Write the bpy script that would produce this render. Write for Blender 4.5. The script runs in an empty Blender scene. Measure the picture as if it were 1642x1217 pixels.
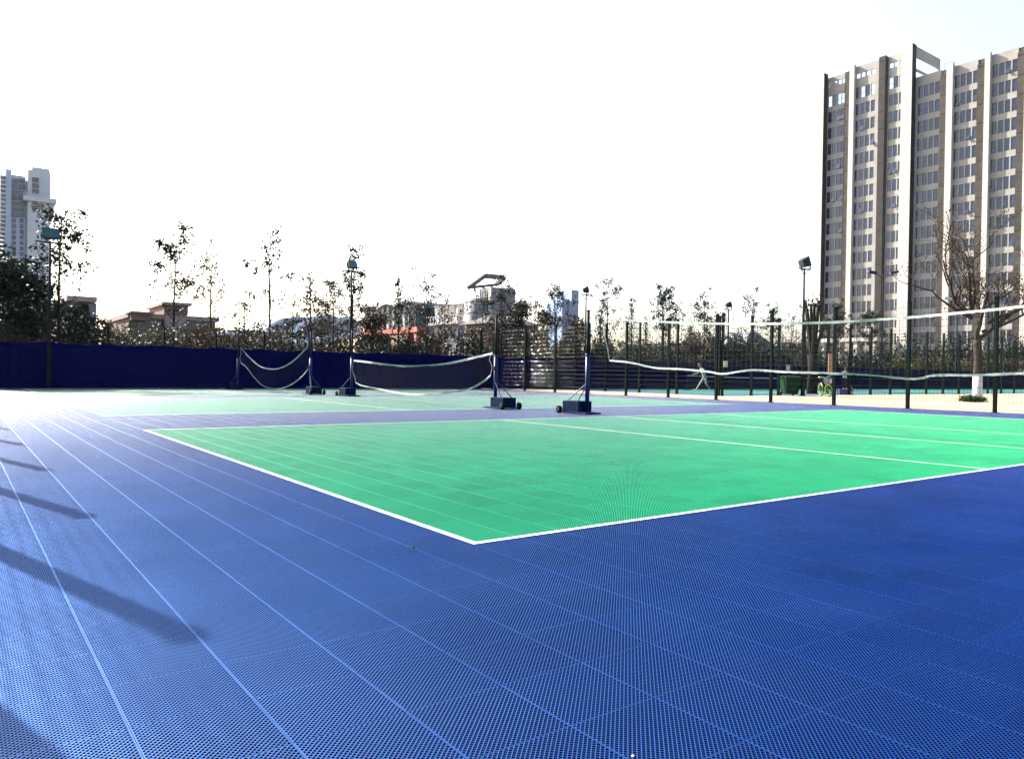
import bpy, math, random
import numpy as np
from mathutils import Vector, Matrix

PI = math.pi
R_ = math.radians
scene = bpy.context.scene
COL = scene.collection

# ------------------------------------------------------------------ camera
EYE = 0.895                     # crouching eye height; the sports tiles are 0.305 m
FPX = 1219.36                   # focal length in pixels of the 1642 px wide photograph
ROT = ((0.80574196, -0.00752803, -0.5922189),
       (-0.59205986, 0.01618914, -0.80573137),
       (0.01565308, 0.99984061, 0.00858722))
cam_data = bpy.data.cameras.new('camera')
cam_data.sensor_width = 36.0
cam_data.lens = FPX * 36.0 / 1642.0
cam_data.clip_start = 0.05
cam_data.clip_end = 6000
cam = bpy.data.objects.new('camera', cam_data)
m3 = Matrix(ROT)
cam.matrix_world = Matrix.Translation((0, 0, EYE)) @ m3.to_4x4()
COL.objects.link(cam)
scene.camera = cam

# ------------------------------------------------------------------ light
SUN_AZ = R_(105.0)              # from +X towards +Y
SUN_EL = R_(35.5)
world = bpy.data.worlds.new('World')
scene.world = world
world.use_nodes = True
wn = world.node_tree
bg = wn.nodes['Background']
sky = wn.nodes.new('ShaderNodeTexSky')
sky.sky_type = 'NISHITA'
sky.sun_disc = False
sky.sun_elevation = SUN_EL
sky.sun_rotation = PI / 2 - SUN_AZ      # measured clockwise from +Y
sky.air_density = 1.0
sky.dust_density = 3.6
sky.ozone_density = 1.0
wn.links.new(sky.outputs[0], bg.inputs[0])
bg.inputs[1].default_value = 0.097
sun_data = bpy.data.lights.new('sun', 'SUN')
sun_data.energy = 4.7
sun_data.angle = R_(0.53)
sun_data.color = (1.0, 0.95, 0.87)
sun = bpy.data.objects.new('sun', sun_data)
S = Vector((math.cos(SUN_EL) * math.cos(SUN_AZ), math.cos(SUN_EL) * math.sin(SUN_AZ), math.sin(SUN_EL)))
sun.rotation_euler = S.to_track_quat('Z', 'Y').to_euler()
sun.location = S * 60
COL.objects.link(sun)
vs = scene.view_settings
vs.view_transform = 'Standard'
vs.look = 'None'
vs.gamma = 1.0
vs.use_curve_mapping = False
vs.exposure = 2.45

# ------------------------------------------------------------------ helpers
def pray(px, py):
    v = ((px - 821.0) / FPX, -(py - 608.5) / FPX, -1.0)
    return [sum(ROT[i][k] * v[k] for k in range(3)) for i in range(3)]
def gnd(px, py, z=0.0):
    d = pray(px, py); t = (z - EYE) / d[2]
    return (d[0] * t, d[1] * t, z)
def onY(px, py, Y):
    d = pray(px, py); t = Y / d[1]
    return (d[0] * t, Y, d[2] * t + EYE)
def onX(px, py, X):
    d = pray(px, py); t = X / d[0]
    return (X, d[1] * t, d[2] * t + EYE)
def topix(p):
    q = [p[0], p[1], p[2] - EYE]
    c = [sum(ROT[k][i] * q[k] for k in range(3)) for i in range(3)]
    if c[2] > -0.01: return None
    return (821 + FPX * c[0] / -c[2], 608.5 - FPX * c[1] / -c[2], -c[2])

class MB:
    def __init__(s): s.v = []; s.f = []; s.m = []; s.cm = 0
    def face(s, idx): s.f.append(tuple(idx)); s.m.append(s.cm)
    def quad(s, a, b, c, d):
        n = len(s.v); s.v += [tuple(a), tuple(b), tuple(c), tuple(d)]; s.face((n, n + 1, n + 2, n + 3))
    def poly(s, pts):
        n = len(s.v); s.v += [tuple(p) for p in pts]; s.face(range(n, n + len(pts)))
    def box(s, x0, x1, y0, y1, z0, z1):
        n = len(s.v)
        s.v += [(x0, y0, z0), (x1, y0, z0), (x1, y1, z0), (x0, y1, z0), (x0, y0, z1), (x1, y0, z1), (x1, y1, z1), (x0, y1, z1)]
        for q in ((0, 3, 2, 1), (4, 5, 6, 7), (0, 1, 5, 4), (1, 2, 6, 5), (2, 3, 7, 6), (3, 0, 4, 7)):
            s.face([n + i for i in q])
        return s
    def bbox(s, x0, x1, y0, y1, z0, z1, b=0.02):
        # a box with chamfered vertical edges and top
        n = len(s.v)
        def ring(i, z): return [(x0 + b + i, y0 + i, z), (x1 - b - i, y0 + i, z), (x1 - i, y0 + b + i, z), (x1 - i, y1 - b - i, z),
                                (x1 - b - i, y1 - i, z), (x0 + b + i, y1 - i, z), (x0 + i, y1 - b - i, z), (x0 + i, y0 + b + i, z)]
        s.v += ring(0, z0) + ring(0, z1 - b) + ring(b, z1)
        for k in range(2):
            for i in range(8):
                j = (i + 1) % 8
                s.face((n + k * 8 + i, n + k * 8 + j, n + k * 8 + 8 + j, n + k * 8 + 8 + i))
        s.face([n + 16 + i for i in range(8)]); s.face([n + i for i in reversed(range(8))])
        return s
    def prism(s, pts, vec):
        n = len(s.v); k = len(pts); v = Vector(vec)
        s.v += [tuple(p) for p in pts] + [tuple(Vector(p) + v) for p in pts]
        s.face([n + i for i in reversed(range(k))]); s.face([n + k + i for i in range(k)])
        for i in range(k):
            j = (i + 1) % k; s.face((n + i, n + j, n + k + j, n + k + i))
        return s
    def tube(s, pts, rad, n=6, cap=True):
        pts = [Vector(p) for p in pts]
        if not hasattr(rad, '__len__'): rad = [rad] * len(pts)
        base = len(s.v); prev = None
        for i, p in enumerate(pts):
            a = pts[max(0, i - 1)]; b = pts[min(len(pts) - 1, i + 1)]
            t = (b - a)
            if t.length < 1e-9: t = Vector((0, 0, 1))
            t.normalize()
            if prev is None:
                u = t.orthogonal().normalized()
            else:
                u = prev - t * prev.dot(t)
                u = u.normalized() if u.length > 1e-6 else t.orthogonal().normalized()
            prev = u; w = t.cross(u)
            for k in range(n):
                an = 2 * PI * k / n
                s.v.append(tuple(p + (u * math.cos(an) + w * math.sin(an)) * rad[i]))
        for i in range(len(pts) - 1):
            for k in range(n):
                k2 = (k + 1) % n
                s.face((base + i * n + k, base + i * n + k2, base + (i + 1) * n + k2, base + (i + 1) * n + k))
        if cap:
            s.face([base + k for k in reversed(range(n))]); s.face([base + (len(pts) - 1) * n + k for k in range(n)])
        return s
    def mesh(s, name, mats, smooth=False):
        me = bpy.data.meshes.new(name)
        me.from_pydata(s.v, [], s.f)
        for m in (mats if isinstance(mats, (list, tuple)) else [mats]): me.materials.append(m)
        if isinstance(mats, (list, tuple)) and len(mats) > 1:
            me.polygons.foreach_set('material_index', s.m)
        if smooth: me.polygons.foreach_set('use_smooth', [True] * len(s.f))
        me.update()
        return me
    def build(s, name, mats, parent=None, smooth=False, loc=None):
        return link(name, s.mesh(name, mats, smooth), parent, loc)

def link(name, me, parent=None, loc=None, rot=None):
    o = bpy.data.objects.new(name, me); COL.objects.link(o)
    if parent is not None: o.parent = parent
    if loc is not None: o.location = loc
    if rot is not None: o.rotation_euler = rot
    return o
def tag(o, label, cat, group=None, kind=None):
    o['label'] = label; o['category'] = cat
    if group: o['group'] = group
    if kind: o['kind'] = kind
    return o
def empty(name, loc=(0, 0, 0), rz=0.0, label=None, cat=None, group=None):
    o = bpy.data.objects.new(name, None); COL.objects.link(o)
    o.location = loc; o.rotation_euler = (0, 0, rz); o.empty_display_size = 0.3
    if label: tag(o, label, cat, group)
    return o
def struct(o): o['kind'] = 'structure'; return o
def copy_tree(o, parent=None):
    c = o.copy(); COL.objects.link(c); c.parent = parent
    for ch in list(o.children): copy_tree(ch, c)
    return c

def material(name, c1, c2=None, scale=3.0, rough=0.7, spec=0.3, metal=0.0, bump=0.0, bscale=40.0, detail=4.0, trans=0.0, coord='Object', rand=0.0, streak=None):
    m = bpy.data.materials.new(name); m.use_nodes = True
    nt = m.node_tree; b = nt.nodes['Principled BSDF']
    b.inputs['Roughness'].default_value = rough
    b.inputs['Specular IOR Level'].default_value = spec
    b.inputs['Metallic'].default_value = metal
    if trans:
        b.inputs['Transmission Weight'].default_value = trans
    c1 = tuple(c1) + (1,)
    out = None
    tc = nt.nodes.new('ShaderNodeTexCoord'); src = tc.outputs[coord] if coord != 'World' else None
    if coord == 'World':
        ge = nt.nodes.new('ShaderNodeNewGeometry'); src = ge.outputs['Position']
    if streak:
        mp = nt.nodes.new('ShaderNodeMapping'); mp.inputs['Scale'].default_value = streak
        nt.links.new(src, mp.inputs['Vector']); src = mp.outputs[0]
    if c2 is not None:
        nz = nt.nodes.new('ShaderNodeTexNoise'); nz.inputs['Scale'].default_value = scale; nz.inputs['Detail'].default_value = detail
        nt.links.new(src, nz.inputs['Vector'])
        rp = nt.nodes.new('ShaderNodeValToRGB')
        rp.color_ramp.elements[0].position = 0.33; rp.color_ramp.elements[0].color = c1
        rp.color_ramp.elements[1].position = 0.68; rp.color_ramp.elements[1].color = tuple(c2) + (1,)
        nt.links.new(nz.outputs['Fac'], rp.inputs['Fac']); out = rp.outputs[0]
    if rand:
        oi = nt.nodes.new('ShaderNodeObjectInfo')
        hs = nt.nodes.new('ShaderNodeHueSaturation')
        mr = nt.nodes.new('ShaderNodeMapRange'); mr.inputs[3].default_value = 1 - rand; mr.inputs[4].default_value = 1 + rand
        nt.links.new(oi.outputs['Random'], mr.inputs[0]); nt.links.new(mr.outputs[0], hs.inputs['Value'])
        if out is not None: nt.links.new(out, hs.inputs['Color'])
        else: hs.inputs['Color'].default_value = c1
        out = hs.outputs[0]
    if out is not None: nt.links.new(out, b.inputs['Base Color'])
    else: b.inputs['Base Color'].default_value = c1
    if bump:
        nb = nt.nodes.new('ShaderNodeTexNoise'); nb.inputs['Scale'].default_value = bscale; nb.inputs['Detail'].default_value = 3
        nt.links.new(src, nb.inputs['Vector'])
        bp = nt.nodes.new('ShaderNodeBump'); bp.inputs['Strength'].default_value = bump; bp.inputs['Distance'].default_value = 0.05
        nt.links.new(nb.outputs['Fac'], bp.inputs['Height']); nt.links.new(bp.outputs[0], b.inputs['Normal'])
    return m

def leaf_material(name, c1, c2, c3=None):
    m = bpy.data.materials.new(name); m.use_nodes = True
    nt = m.node_tree; b = nt.nodes['Principled BSDF']
    b.inputs['Roughness'].default_value = 0.6; b.inputs['Specular IOR Level'].default_value = 0.12
    at = nt.nodes.new('ShaderNodeAttribute'); at.attribute_name = 'leafvar'
    rp = nt.nodes.new('ShaderNodeValToRGB')
    rp.color_ramp.elements[0].color = tuple(c1) + (1,); rp.color_ramp.elements[1].color = tuple(c2) + (1,)
    if c3:
        e = rp.color_ramp.elements.new(0.85); e.color = tuple(c2) + (1,); rp.color_ramp.elements[-1].color = tuple(c3) + (1,)
    nt.links.new(at.outputs['Fac'], rp.inputs['Fac']); nt.links.new(rp.outputs[0], b.inputs['Base Color'])
    tr = nt.nodes.new('ShaderNodeBsdfTranslucent'); nt.links.new(rp.outputs[0], tr.inputs['Color'])
    mx = nt.nodes.new('ShaderNodeMixShader'); mx.inputs[0].default_value = 0.18
    nt.links.new(b.outputs[0], mx.inputs[1]); nt.links.new(tr.outputs[0], mx.inputs[2])
    nt.links.new(mx.outputs[0], nt.nodes['Material Output'].inputs['Surface'])
    return m

M = {}
def tile_material(name, c1, c2, gloss=None):
    """moulded plastic: coloured diffuse body and a soft tinted sheen"""
    m = bpy.data.materials.new(name); m.use_nodes = True
    nt = m.node_tree; nt.nodes.remove(nt.nodes['Principled BSDF'])
    ge = nt.nodes.new('ShaderNodeNewGeometry')
    nz = nt.nodes.new('ShaderNodeTexNoise'); nz.inputs['Scale'].default_value = 0.8; nz.inputs['Detail'].default_value = 6
    nt.links.new(ge.outputs['Position'], nz.inputs['Vector'])
    rp = nt.nodes.new('ShaderNodeValToRGB'); rp.color_ramp.elements[0].position = 0.3; rp.color_ramp.elements[1].position = 0.7
    rp.color_ramp.elements[0].color = c1 + (1,); rp.color_ramp.elements[1].color = c2 + (1,)
    nt.links.new(nz.outputs['Fac'], rp.inputs['Fac'])
    oi = nt.nodes.new('ShaderNodeObjectInfo'); mr = nt.nodes.new('ShaderNodeMapRange'); mr.inputs[3].default_value = 0.88; mr.inputs[4].default_value = 1.12
    nt.links.new(oi.outputs['Random'], mr.inputs[0])
    hs = nt.nodes.new('ShaderNodeHueSaturation'); nt.links.new(mr.outputs[0], hs.inputs['Value']); nt.links.new(rp.outputs[0], hs.inputs['Color'])
    df = nt.nodes.new('ShaderNodeBsdfDiffuse'); nt.links.new(hs.outputs[0], df.inputs['Color'])
    if gloss is None:
        nt.links.new(df.outputs[0], nt.nodes['Material Output'].inputs['Surface']); return m
    gl = nt.nodes.new('ShaderNodeBsdfGlossy'); gl.inputs['Color'].default_value = gloss + (1,); gl.inputs['Roughness'].default_value = 0.41
    n2 = nt.nodes.new('ShaderNodeTexNoise'); n2.inputs['Scale'].default_value = 1.7; n2.inputs['Detail'].default_value = 7; nt.links.new(ge.outputs['Position'], n2.inputs['Vector'])
    m2 = nt.nodes.new('ShaderNodeMapRange'); m2.inputs[1].default_value = 0.3; m2.inputs[2].default_value = 0.7; m2.inputs[3].default_value = 0.37; m2.inputs[4].default_value = 0.46; nt.links.new(n2.outputs['Fac'], m2.inputs[0]); nt.links.new(m2.outputs[0], gl.inputs['Roughness'])
    ad = nt.nodes.new('ShaderNodeAddShader'); nt.links.new(df.outputs[0], ad.inputs[0]); nt.links.new(gl.outputs[0], ad.inputs[1])
    # plastic turns mirror-like only at very shallow angles
    lw = nt.nodes.new('ShaderNodeLayerWeight'); lw.inputs['Blend'].default_value = 0.5
    pw = nt.nodes.new('ShaderNodeMath'); pw.operation = 'POWER'; pw.inputs[1].default_value = 24.0; nt.links.new(lw.outputs['Facing'], pw.inputs[0])
    ml = nt.nodes.new('ShaderNodeMath'); ml.operation = 'MULTIPLY'; ml.inputs[1].default_value = 1.0; nt.links.new(pw.outputs[0], ml.inputs[0])
    g2 = nt.nodes.new('ShaderNodeBsdfGlossy'); g2.inputs['Color'].default_value = (0.9, 0.93, 0.96, 1); g2.inputs['Roughness'].default_value = 0.42
    mx = nt.nodes.new('ShaderNodeMixShader'); nt.links.new(ml.outputs[0], mx.inputs[0]); nt.links.new(ad.outputs[0], mx.inputs[1]); nt.links.new(g2.outputs[0], mx.inputs[2])
    nt.links.new(mx.outputs[0], nt.nodes['Material Output'].inputs['Surface'])
    return m
BLUE = ((0.0003, 0.0070, 0.036), (0.0005, 0.0100, 0.050)); GREEN = ((0.004, 0.104, 0.042), (0.0055, 0.126, 0.051))
M['blue_tile'] = [tile_material('blue_tile_plastic', *BLUE, (0.038, 0.071, 0.168)), tile_material('blue_tile_sides', (0.0003, 0.004, 0.045), (0.0004, 0.005, 0.055))]
M['green_tile'] = [tile_material('green_tile_plastic', *GREEN, (0.036, 0.135, 0.105)), tile_material('green_tile_sides', *GREEN)]
M['slab'] = material('concrete_slab', (0.006, 0.007, 0.012), (0.010, 0.011, 0.016), scale=4, rough=0.9, spec=0.1)
M['line'] = material('line_paint', (0.55, 0.52, 0.44), (0.34, 0.33, 0.29), scale=9, rough=0.55, spec=0.3, coord='World')
M['sand'] = material('sandy_paving', (0.27, 0.190, 0.118), (0.32, 0.235, 0.152), scale=1.4, rough=0.95, spec=0.1, coord='World', bump=0.3, bscale=14)
M['soil'] = material('dry_soil', (0.06, 0.05, 0.034), (0.09, 0.07, 0.05), scale=0.25, rough=1.0, spec=0.05, coord='World')
M['far_green'] = material('far_green_floor', (0.008, 0.10, 0.06), (0.010, 0.12, 0.075), scale=1.0, rough=0.5, spec=0.4, coord='World')
M['far_blue'] = material('far_blue_floor', (0.006, 0.03, 0.10), (0.009, 0.04, 0.12), scale=1.0, rough=0.5, spec=0.4, coord='World')
M['fabric'] = material('navy_windscreen_cloth', (0.0007, 0.0011, 0.028), (0.0010, 0.0016, 0.036), scale=1.5, rough=0.9, spec=0.02, coord='World', bump=0.35, bscale=3.0, streak=(4, 4, 0.25), rand=0.08)
M['fabric_dark'] = material('dark_windscreen_cloth', (0.0007, 0.0016, 0.018), (0.0010, 0.0024, 0.024), scale=1.5, rough=0.9, spec=0.02, coord='World', bump=0.35, bscale=3.0, streak=(4, 4, 0.25), rand=0.1)
M['post'] = material('dark_green_post_paint', (0.0022, 0.0060, 0.0048), (0.0032, 0.008, 0.0062), scale=6, rough=0.7, spec=0.03)
M['wire'] = material('coated_wire', (0.004, 0.007, 0.006), rough=0.10, spec=0.14)
M['pole_blue'] = material('blue_pole_paint', (0.002, 0.007, 0.05), (0.003, 0.010, 0.065), scale=5, rough=0.45, spec=0.14)
M['pole_dark'] = material('dark_steel', (0.007, 0.008, 0.011), (0.012, 0.013, 0.016), scale=8, rough=0.7, spec=0.06)
M['cart'] = material('cart_paint', (0.0012, 0.006, 0.02), (0.002, 0.010, 0.03), scale=7, rough=0.8, spec=0.03)
M['rubber'] = material('black_rubber', (0.003, 0.003, 0.003), rough=0.8, spec=0.05)
M['band'] = material('net_band_cloth', (0.30, 0.31, 0.295), (0.20, 0.225, 0.21), scale=10, rough=0.85, spec=0.1)
M['netcord'] = material('net_cord', (0.02, 0.022, 0.025), rough=0.8, spec=0.1)
M['lamp_teal'] = material('lamp_glass', (0.006, 0.035, 0.042), (0.008, 0.045, 0.05), scale=3, rough=0.15, spec=0.6)
M['lamp_case'] = material('lamp_case', (0.02, 0.021, 0.024), (0.03, 0.031, 0.034), scale=6, rough=0.6, spec=0.1)
M['bark'] = material('tree_bark', (0.008, 0.006, 0.005), (0.016, 0.013, 0.011), scale=7, rough=0.95, spec=0.1, streak=(6, 6, 1))
M['bark_tan'] = material('tan_tree_bark', (0.018, 0.014, 0.011), (0.04, 0.032, 0.026), scale=6, rough=0.95, spec=0.1, streak=(5, 5, 1.2), bump=0.4, bscale=12)
M['limewash'] = material('limewash', (0.42, 0.41, 0.39), (0.36, 0.35, 0.33), scale=6, rough=0.9, spec=0.1)
M['leaf_dark'] = leaf_material('leaf_dark', (0.005, 0.007, 0.0045), (0.014, 0.017, 0.011))
M['leaf_brown'] = leaf_material('leaf_brown', (0.012, 0.009, 0.005), (0.035, 0.023, 0.010), (0.07, 0.045, 0.015))
M['leaf_yellow'] = leaf_material('leaf_yellow', (0.024, 0.024, 0.006), (0.07, 0.062, 0.015), (0.11, 0.095, 0.025))
M['leaf_olive'] = leaf_material('leaf_olive', (0.007, 0.008, 0.004), (0.024, 0.023, 0.011), (0.06, 0.052, 0.028))
M['leaf_rust'] = leaf_material('leaf_rust', (0.014, 0.008, 0.006), (0.036, 0.019, 0.013), (0.075, 0.045, 0.028))
M['leaf_pale'] = leaf_material('leaf_pale', (0.014, 0.014, 0.009), (0.045, 0.041, 0.026), (0.10, 0.09, 0.06))
M['leaf_ever'] = leaf_material('leaf_evergreen', (0.0025, 0.006, 0.0042), (0.008, 0.015, 0.009))
M['leaf_conifer'] = leaf_material('leaf_conifer', (0.003, 0.008, 0.006), (0.010, 0.019, 0.011))
M['leaf_green'] = leaf_material('leaf_green', (0.006, 0.018, 0.004), (0.016, 0.042, 0.009))
M['leaf_tan'] = leaf_material('leaf_tan', (0.022, 0.016, 0.007), (0.05, 0.036, 0.015), (0.075, 0.06, 0.025))

# ================================================================== ground
TILE = 0.305
XS = 0.359                       # a seam (constant X)
YS = 3.29                        # a seam (constant Y), front edge of the nearest court
X_FENCE = 23.36; X_LEFT = -0.53; Y_FAR = 35.0
mb = MB(); mb.quad((-1500, -900, -0.06), (2500, -900, -0.06), (2500, 2500, -0.06), (-1500, 2500, -0.06))
struct(mb.build('ground', M['soil']))
mb = MB(); mb.box(X_FENCE - 0.05, 112.0, -12.0, 22.2, -0.20, -0.004)
mb.box(X_FENCE - 0.05, 28.2, 22.2, 36.5, -0.20, -0.008)
struct(mb.build('sand_path', M['sand']))
ix0 = int(math.floor((X_LEFT - 0.1 - XS) / TILE)); ix1 = int(math.floor((X_FENCE + 0.1 - XS) / TILE))
iy0 = int(math.floor((-4.0 - YS) / TILE)); iy1 = int(math.floor((Y_FAR + 0.1 - YS) / TILE))
fx0, fx1 = XS + ix0 * TILE, XS + (ix1 + 1) * TILE
fy0, fy1 = YS + iy0 * TILE, YS + (iy1 + 1) * TILE
mb = MB(); mb.box(fx0 - 0.03, fx1 + 0.03, fy0 - 0.03, fy1 + 0.03, -0.25, -0.0135)
court_floor = struct(mb.build('court_floor', M['slab']))

def tile_mesh(name, mat):
    mb = MB(); half = TILE / 2 - 0.0007
    p = TILE / math.sqrt(2) / 20.0
    def bar(a, b, wt, wb, z0, z1):
        d = Vector((b[0] - a[0], b[1] - a[1], 0)).normalized(); n = Vector((-d.y, d.x, 0))
        A = Vector((a[0], a[1], 0)); B = Vector((b[0], b[1], 0)); Zt = Vector((0, 0, z1)); Zb = Vector((0, 0, z0))
        q = [A + n * wb + Zb, A - n * wb + Zb, B - n * wb + Zb, B + n * wb + Zb, A + n * wt + Zt, A - n * wt + Zt, B - n * wt + Zt, B + n * wt + Zt]
        k = len(mb.v); mb.v += [tuple(x) for x in q]
        mb.cm = 0; mb.face((k + 4, k + 5, k + 6, k + 7)); mb.cm = 1
        for f in ((1, 2, 6, 5), (3, 0, 4, 7)): mb.face([k + i for i in f])
    for sgn, wt, wb, z1 in ((1, 0.0015, 0.0019, 0.0), (-1, 0.0013, 0.0017, -0.0011)):
        k = -19.5
        while k < 20:
            c = k * p * math.sqrt(2)          # y - sgn*x = c
            pts = []
            for x in (-half, half):
                y = sgn * x + c
                if -half <= y <= half: pts.append((x, y))
            for y in (-half, half):
                x = (y - c) / sgn
                if -half < x < half: pts.append((x, y))
            if len(pts) >= 2:
                bar(pts[0], pts[1], wt, wb, -0.012, z1)
            k += 1
    w = 0.0015
    for s in (-1, 1):
        bar((s * (half - w), -half), (s * (half - w), half), w * 0.95, w * 1.05, -0.0125, 0.0002)
        bar((-half, s * (half - w)), (half, s * (half - w)), w * 0.5, w * 0.7, -0.0125, -0.0014)
    return mb.mesh(name, mat)
me_blue = tile_mesh('blue_tile', M['blue_tile'])
me_green = tile_mesh('green_tile', M['green_tile'])
NX = 59; NY = 28
COURTS = [(6, 0, 59, 28), (6, 40, 59, 28), (6, 77, 59, 26)]     # tile index of the corner, tiles along X and Y
def is_green(i, j):
    return any(a <= i < a + n and b <= j < b + m for a, b, n, m in COURTS)
tiles = []
for i in range(ix0, ix1 + 1):
    for j in range(iy0, iy1 + 1):
        c = (XS + (i + 0.5) * TILE, YS + (j + 0.5) * TILE, 0)
        s = topix(c); a = 0
        if s and -20 < s[0] < 1662 and s[1] < 1235: a = 1.0 / s[2] ** 3
        tiles.append((a, i, j, c))
tiles.sort(key=lambda t: -t[0])
near, rest = tiles[:300], tiles[300:]
src = {}
rng = random.Random(5)
for a, i, j, c in near:
    gr = is_green(i, j)
    o = link('floor_tile', me_green if gr else me_blue, court_floor, (c[0], c[1], rng.uniform(-0.0003, 0.0001)))
    o.rotation_euler = (rng.gauss(0, 0.0012), rng.gauss(0, 0.0012), 0)
    src.setdefault(gr, o)
def instancer(name, pts, source, parent):
    me = bpy.data.meshes.new(name); me.from_pydata(pts, [], [])
    o = link(name, me, parent); o['kind'] = 'stuff'
    ng = bpy.data.node_groups.new(name, 'GeometryNodeTree')
    ng.interface.new_socket('Geometry', in_out='INPUT', socket_type='NodeSocketGeometry')
    ng.interface.new_socket('Geometry', in_out='OUTPUT', socket_type='NodeSocketGeometry')
    gi = ng.nodes.new('NodeGroupInput'); go = ng.nodes.new('NodeGroupOutput')
    oi = ng.nodes.new('GeometryNodeObjectInfo'); oi.inputs['Object'].default_value = source; oi.inputs['As Instance'].default_value = True
    ip = ng.nodes.new('GeometryNodeInstanceOnPoints')
    rv = ng.nodes.new('FunctionNodeRandomValue'); rv.data_type = 'FLOAT_VECTOR'
    rv.inputs[0].default_value = (-0.0022, -0.0022, 0); rv.inputs[1].default_value = (0.0022, 0.0022, 0)
    ng.links.new(gi.outputs[0], ip.inputs['Points']); ng.links.new(oi.outputs['Geometry'], ip.inputs['Instance'])
    ng.links.new(rv.outputs[0], ip.inputs['Rotation'])
    ng.links.new(ip.outputs[0], go.inputs[0])
    md = o.modifiers.new('scatter', 'NODES'); md.node_group = ng
    return o
instancer('blue_floor_tiles', [c for a, i, j, c in rest if not is_green(i, j)], src[False], court_floor)
instancer('green_floor_tiles', [c for a, i, j, c in rest if is_green(i, j)], src[True], court_floor)
LW = 0.036
def line(x0, x1, y0, y1):
    MB().box(x0, x1, y0, y1, 0.0008, 0.0034).build('court_line', M['line'], court_floor)
for q, (a, b, n, m_) in enumerate(COURTS):
    x0, y0 = XS + a * TILE, YS + b * TILE; x1, y1 = x0 + n * TILE, y0 + m_ * TILE
    w_ = LW if q == 0 else 0.032
    line(x0, x0 + w_, y0, y1); line(x1 - w_, x1, y0, y1)
    line(x0 + w_, x1 - w_, y0, y0 + w_); line(x0 + w_, x1 - w_, y1 - w_ * 0.6, y1)
    for xc in (8.42, 11.45, 14.48):
        line(xc - 0.008, xc + 0.008, y0 + w_, y1 - w_)
# second enclosure beyond the path
mb = MB(); mb.box(28.2, 112, 22.2, 36.0, -0.2, -0.002); f2 = struct(mb.build('far_court_floor', M['far_blue']))
for x0 in (30.5, 50.5, 70.5):
    MB().box(x0, x0 + 18, 24.2, 33.4, -0.001, 0.003).build('green_court_area', M['far_green'], f2)

# ================================================================== fences
def fence(name, a, b, post_at, height, label, wind=None, fabric=None, pr=0.035, wr=0.0035, hs=0.1, vs_=0.1, wz0=0.06):
    """straight fence from a to b (xy); posts at distances post_at; parts: post, wire_mesh, fabric_panel"""
    A = Vector((a[0], a[1], 0)); B = Vector((b[0], b[1], 0)); L = (B - A).length; ang = math.atan2(B.y - A.y, B.x - A.x)
    root = empty(name, A, ang, label, 'fence')
    pm = MB(); pm.box(-pr, pr, -pr, pr, -0.05, height); pm.box(-pr - 0.012, pr + 0.012, -pr - 0.012, pr + 0.012, height, height + 0.03)
    pm.box(-0.085, 0.085, -0.085, 0.085, -0.004, 0.014)
    pme = pm.mesh('post', M['post'])
    for s in post_at: link('post', pme, root, (s, 0, 0))
    cache = {}
    for s0, s1 in zip(post_at[:-1], post_at[1:]):
        w = round(s1 - s0, 3)
        if w not in cache:
            mb = MB(); z = wz0 + 0.02
            yoff = -pr - 0.004
            while z < height:
                mb.tube([(0, yoff, z), (w, yoff, z)], wr * 1.4, 6, False); z += hs
            n = int(w / vs_)
            for k in range(1, n):
                mb.tube([(k * w / n, yoff + 0.006, wz0), (k * w / n, yoff + 0.006, height - 0.03)], wr, 4, False)
            cache[w] = mb.mesh('wire_mesh', M['wire'], True)
        link('wire_mesh', cache[w], root, (s0, 0, 0))
        if wind:
            rr = random.Random(int(s0 * 100)); nx = 26; nz = 6; mb = MB()
            ph = rr.uniform(0, 6); front = []
            for i in range(nx + 1):
                for k in range(nz + 1):
                    u = i / nx; v = k / nz
                    d = 0.03 * math.sin(u * 9 + ph) * math.sin(PI * u) + 0.010 * math.sin(u * 31 + ph * 2 + v) * math.sin(PI * u)
                    zt = wind + (0.022 * math.sin(u * 5 + ph) - 0.05 * 4 * u * (1 - u) * rr.uniform(0.6, 0.7)) * v
                    front.append((u * w, -pr - 0.03 + d, 0.01 + v * (zt - 0.01)))
            base = len(mb.v); mb.v += front; off = len(front); mb.v += [(x, y + 0.008, z) for x, y, z in front]
            for i in range(nx):
                for k in range(nz):
                    q = [i * (nz + 1) + k, (i + 1) * (nz + 1) + k, (i + 1) * (nz + 1) + k + 1, i * (nz + 1) + k + 1]
                    mb.face(q); mb.face([x + off for x in reversed(q)])
                q = i * (nz + 1) + nz; mb.face([q, q + nz + 1, q + nz + 1 + off, q + off])
            mb.build('fabric_panel', fabric, root, True, (s0, 0, 0))
    return root
# near-right mesh fence along X = const.  start at high Y so that the wires face the court
ys = [9.08 + 2.4 * k for k in range(-3, 11)] + [Y_FAR - 0.25]
fence('mesh_fence', (X_FENCE, ys[0]), (X_FENCE, ys[-1]), [y - ys[0] for y in ys], 3.2,
      'tall dark green wire mesh fence along the right side of the near courts', pr=0.045, wr=0.003, hs=0.2)
ys = [7.04 + 2.475 * k for k in range(-4, 12)]
fence('mesh_fence', (X_LEFT, ys[0]), (X_LEFT, ys[-1]), [y - ys[0] for y in ys], 3.2,
      'wire mesh fence along the left side whose posts throw long shadows on the floor', wr=0.0022, pr=0.05, hs=0.2, vs_=0.2)
xs = [X_LEFT - 0.78 + 2.14 * k for k in range(0, 14)]
fence('windscreen_fence', (xs[0], Y_FAR), (xs[-1], Y_FAR), [x - xs[0] for x in xs], 2.6,
      'far fence hung with navy blue windscreen cloth behind the near courts', 1.80, M['fabric'], wr=0.0022)
x0 = xs[-1] + 0.12
xs = [x0 + 2.3 * k for k in range(0, 37)]
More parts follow.
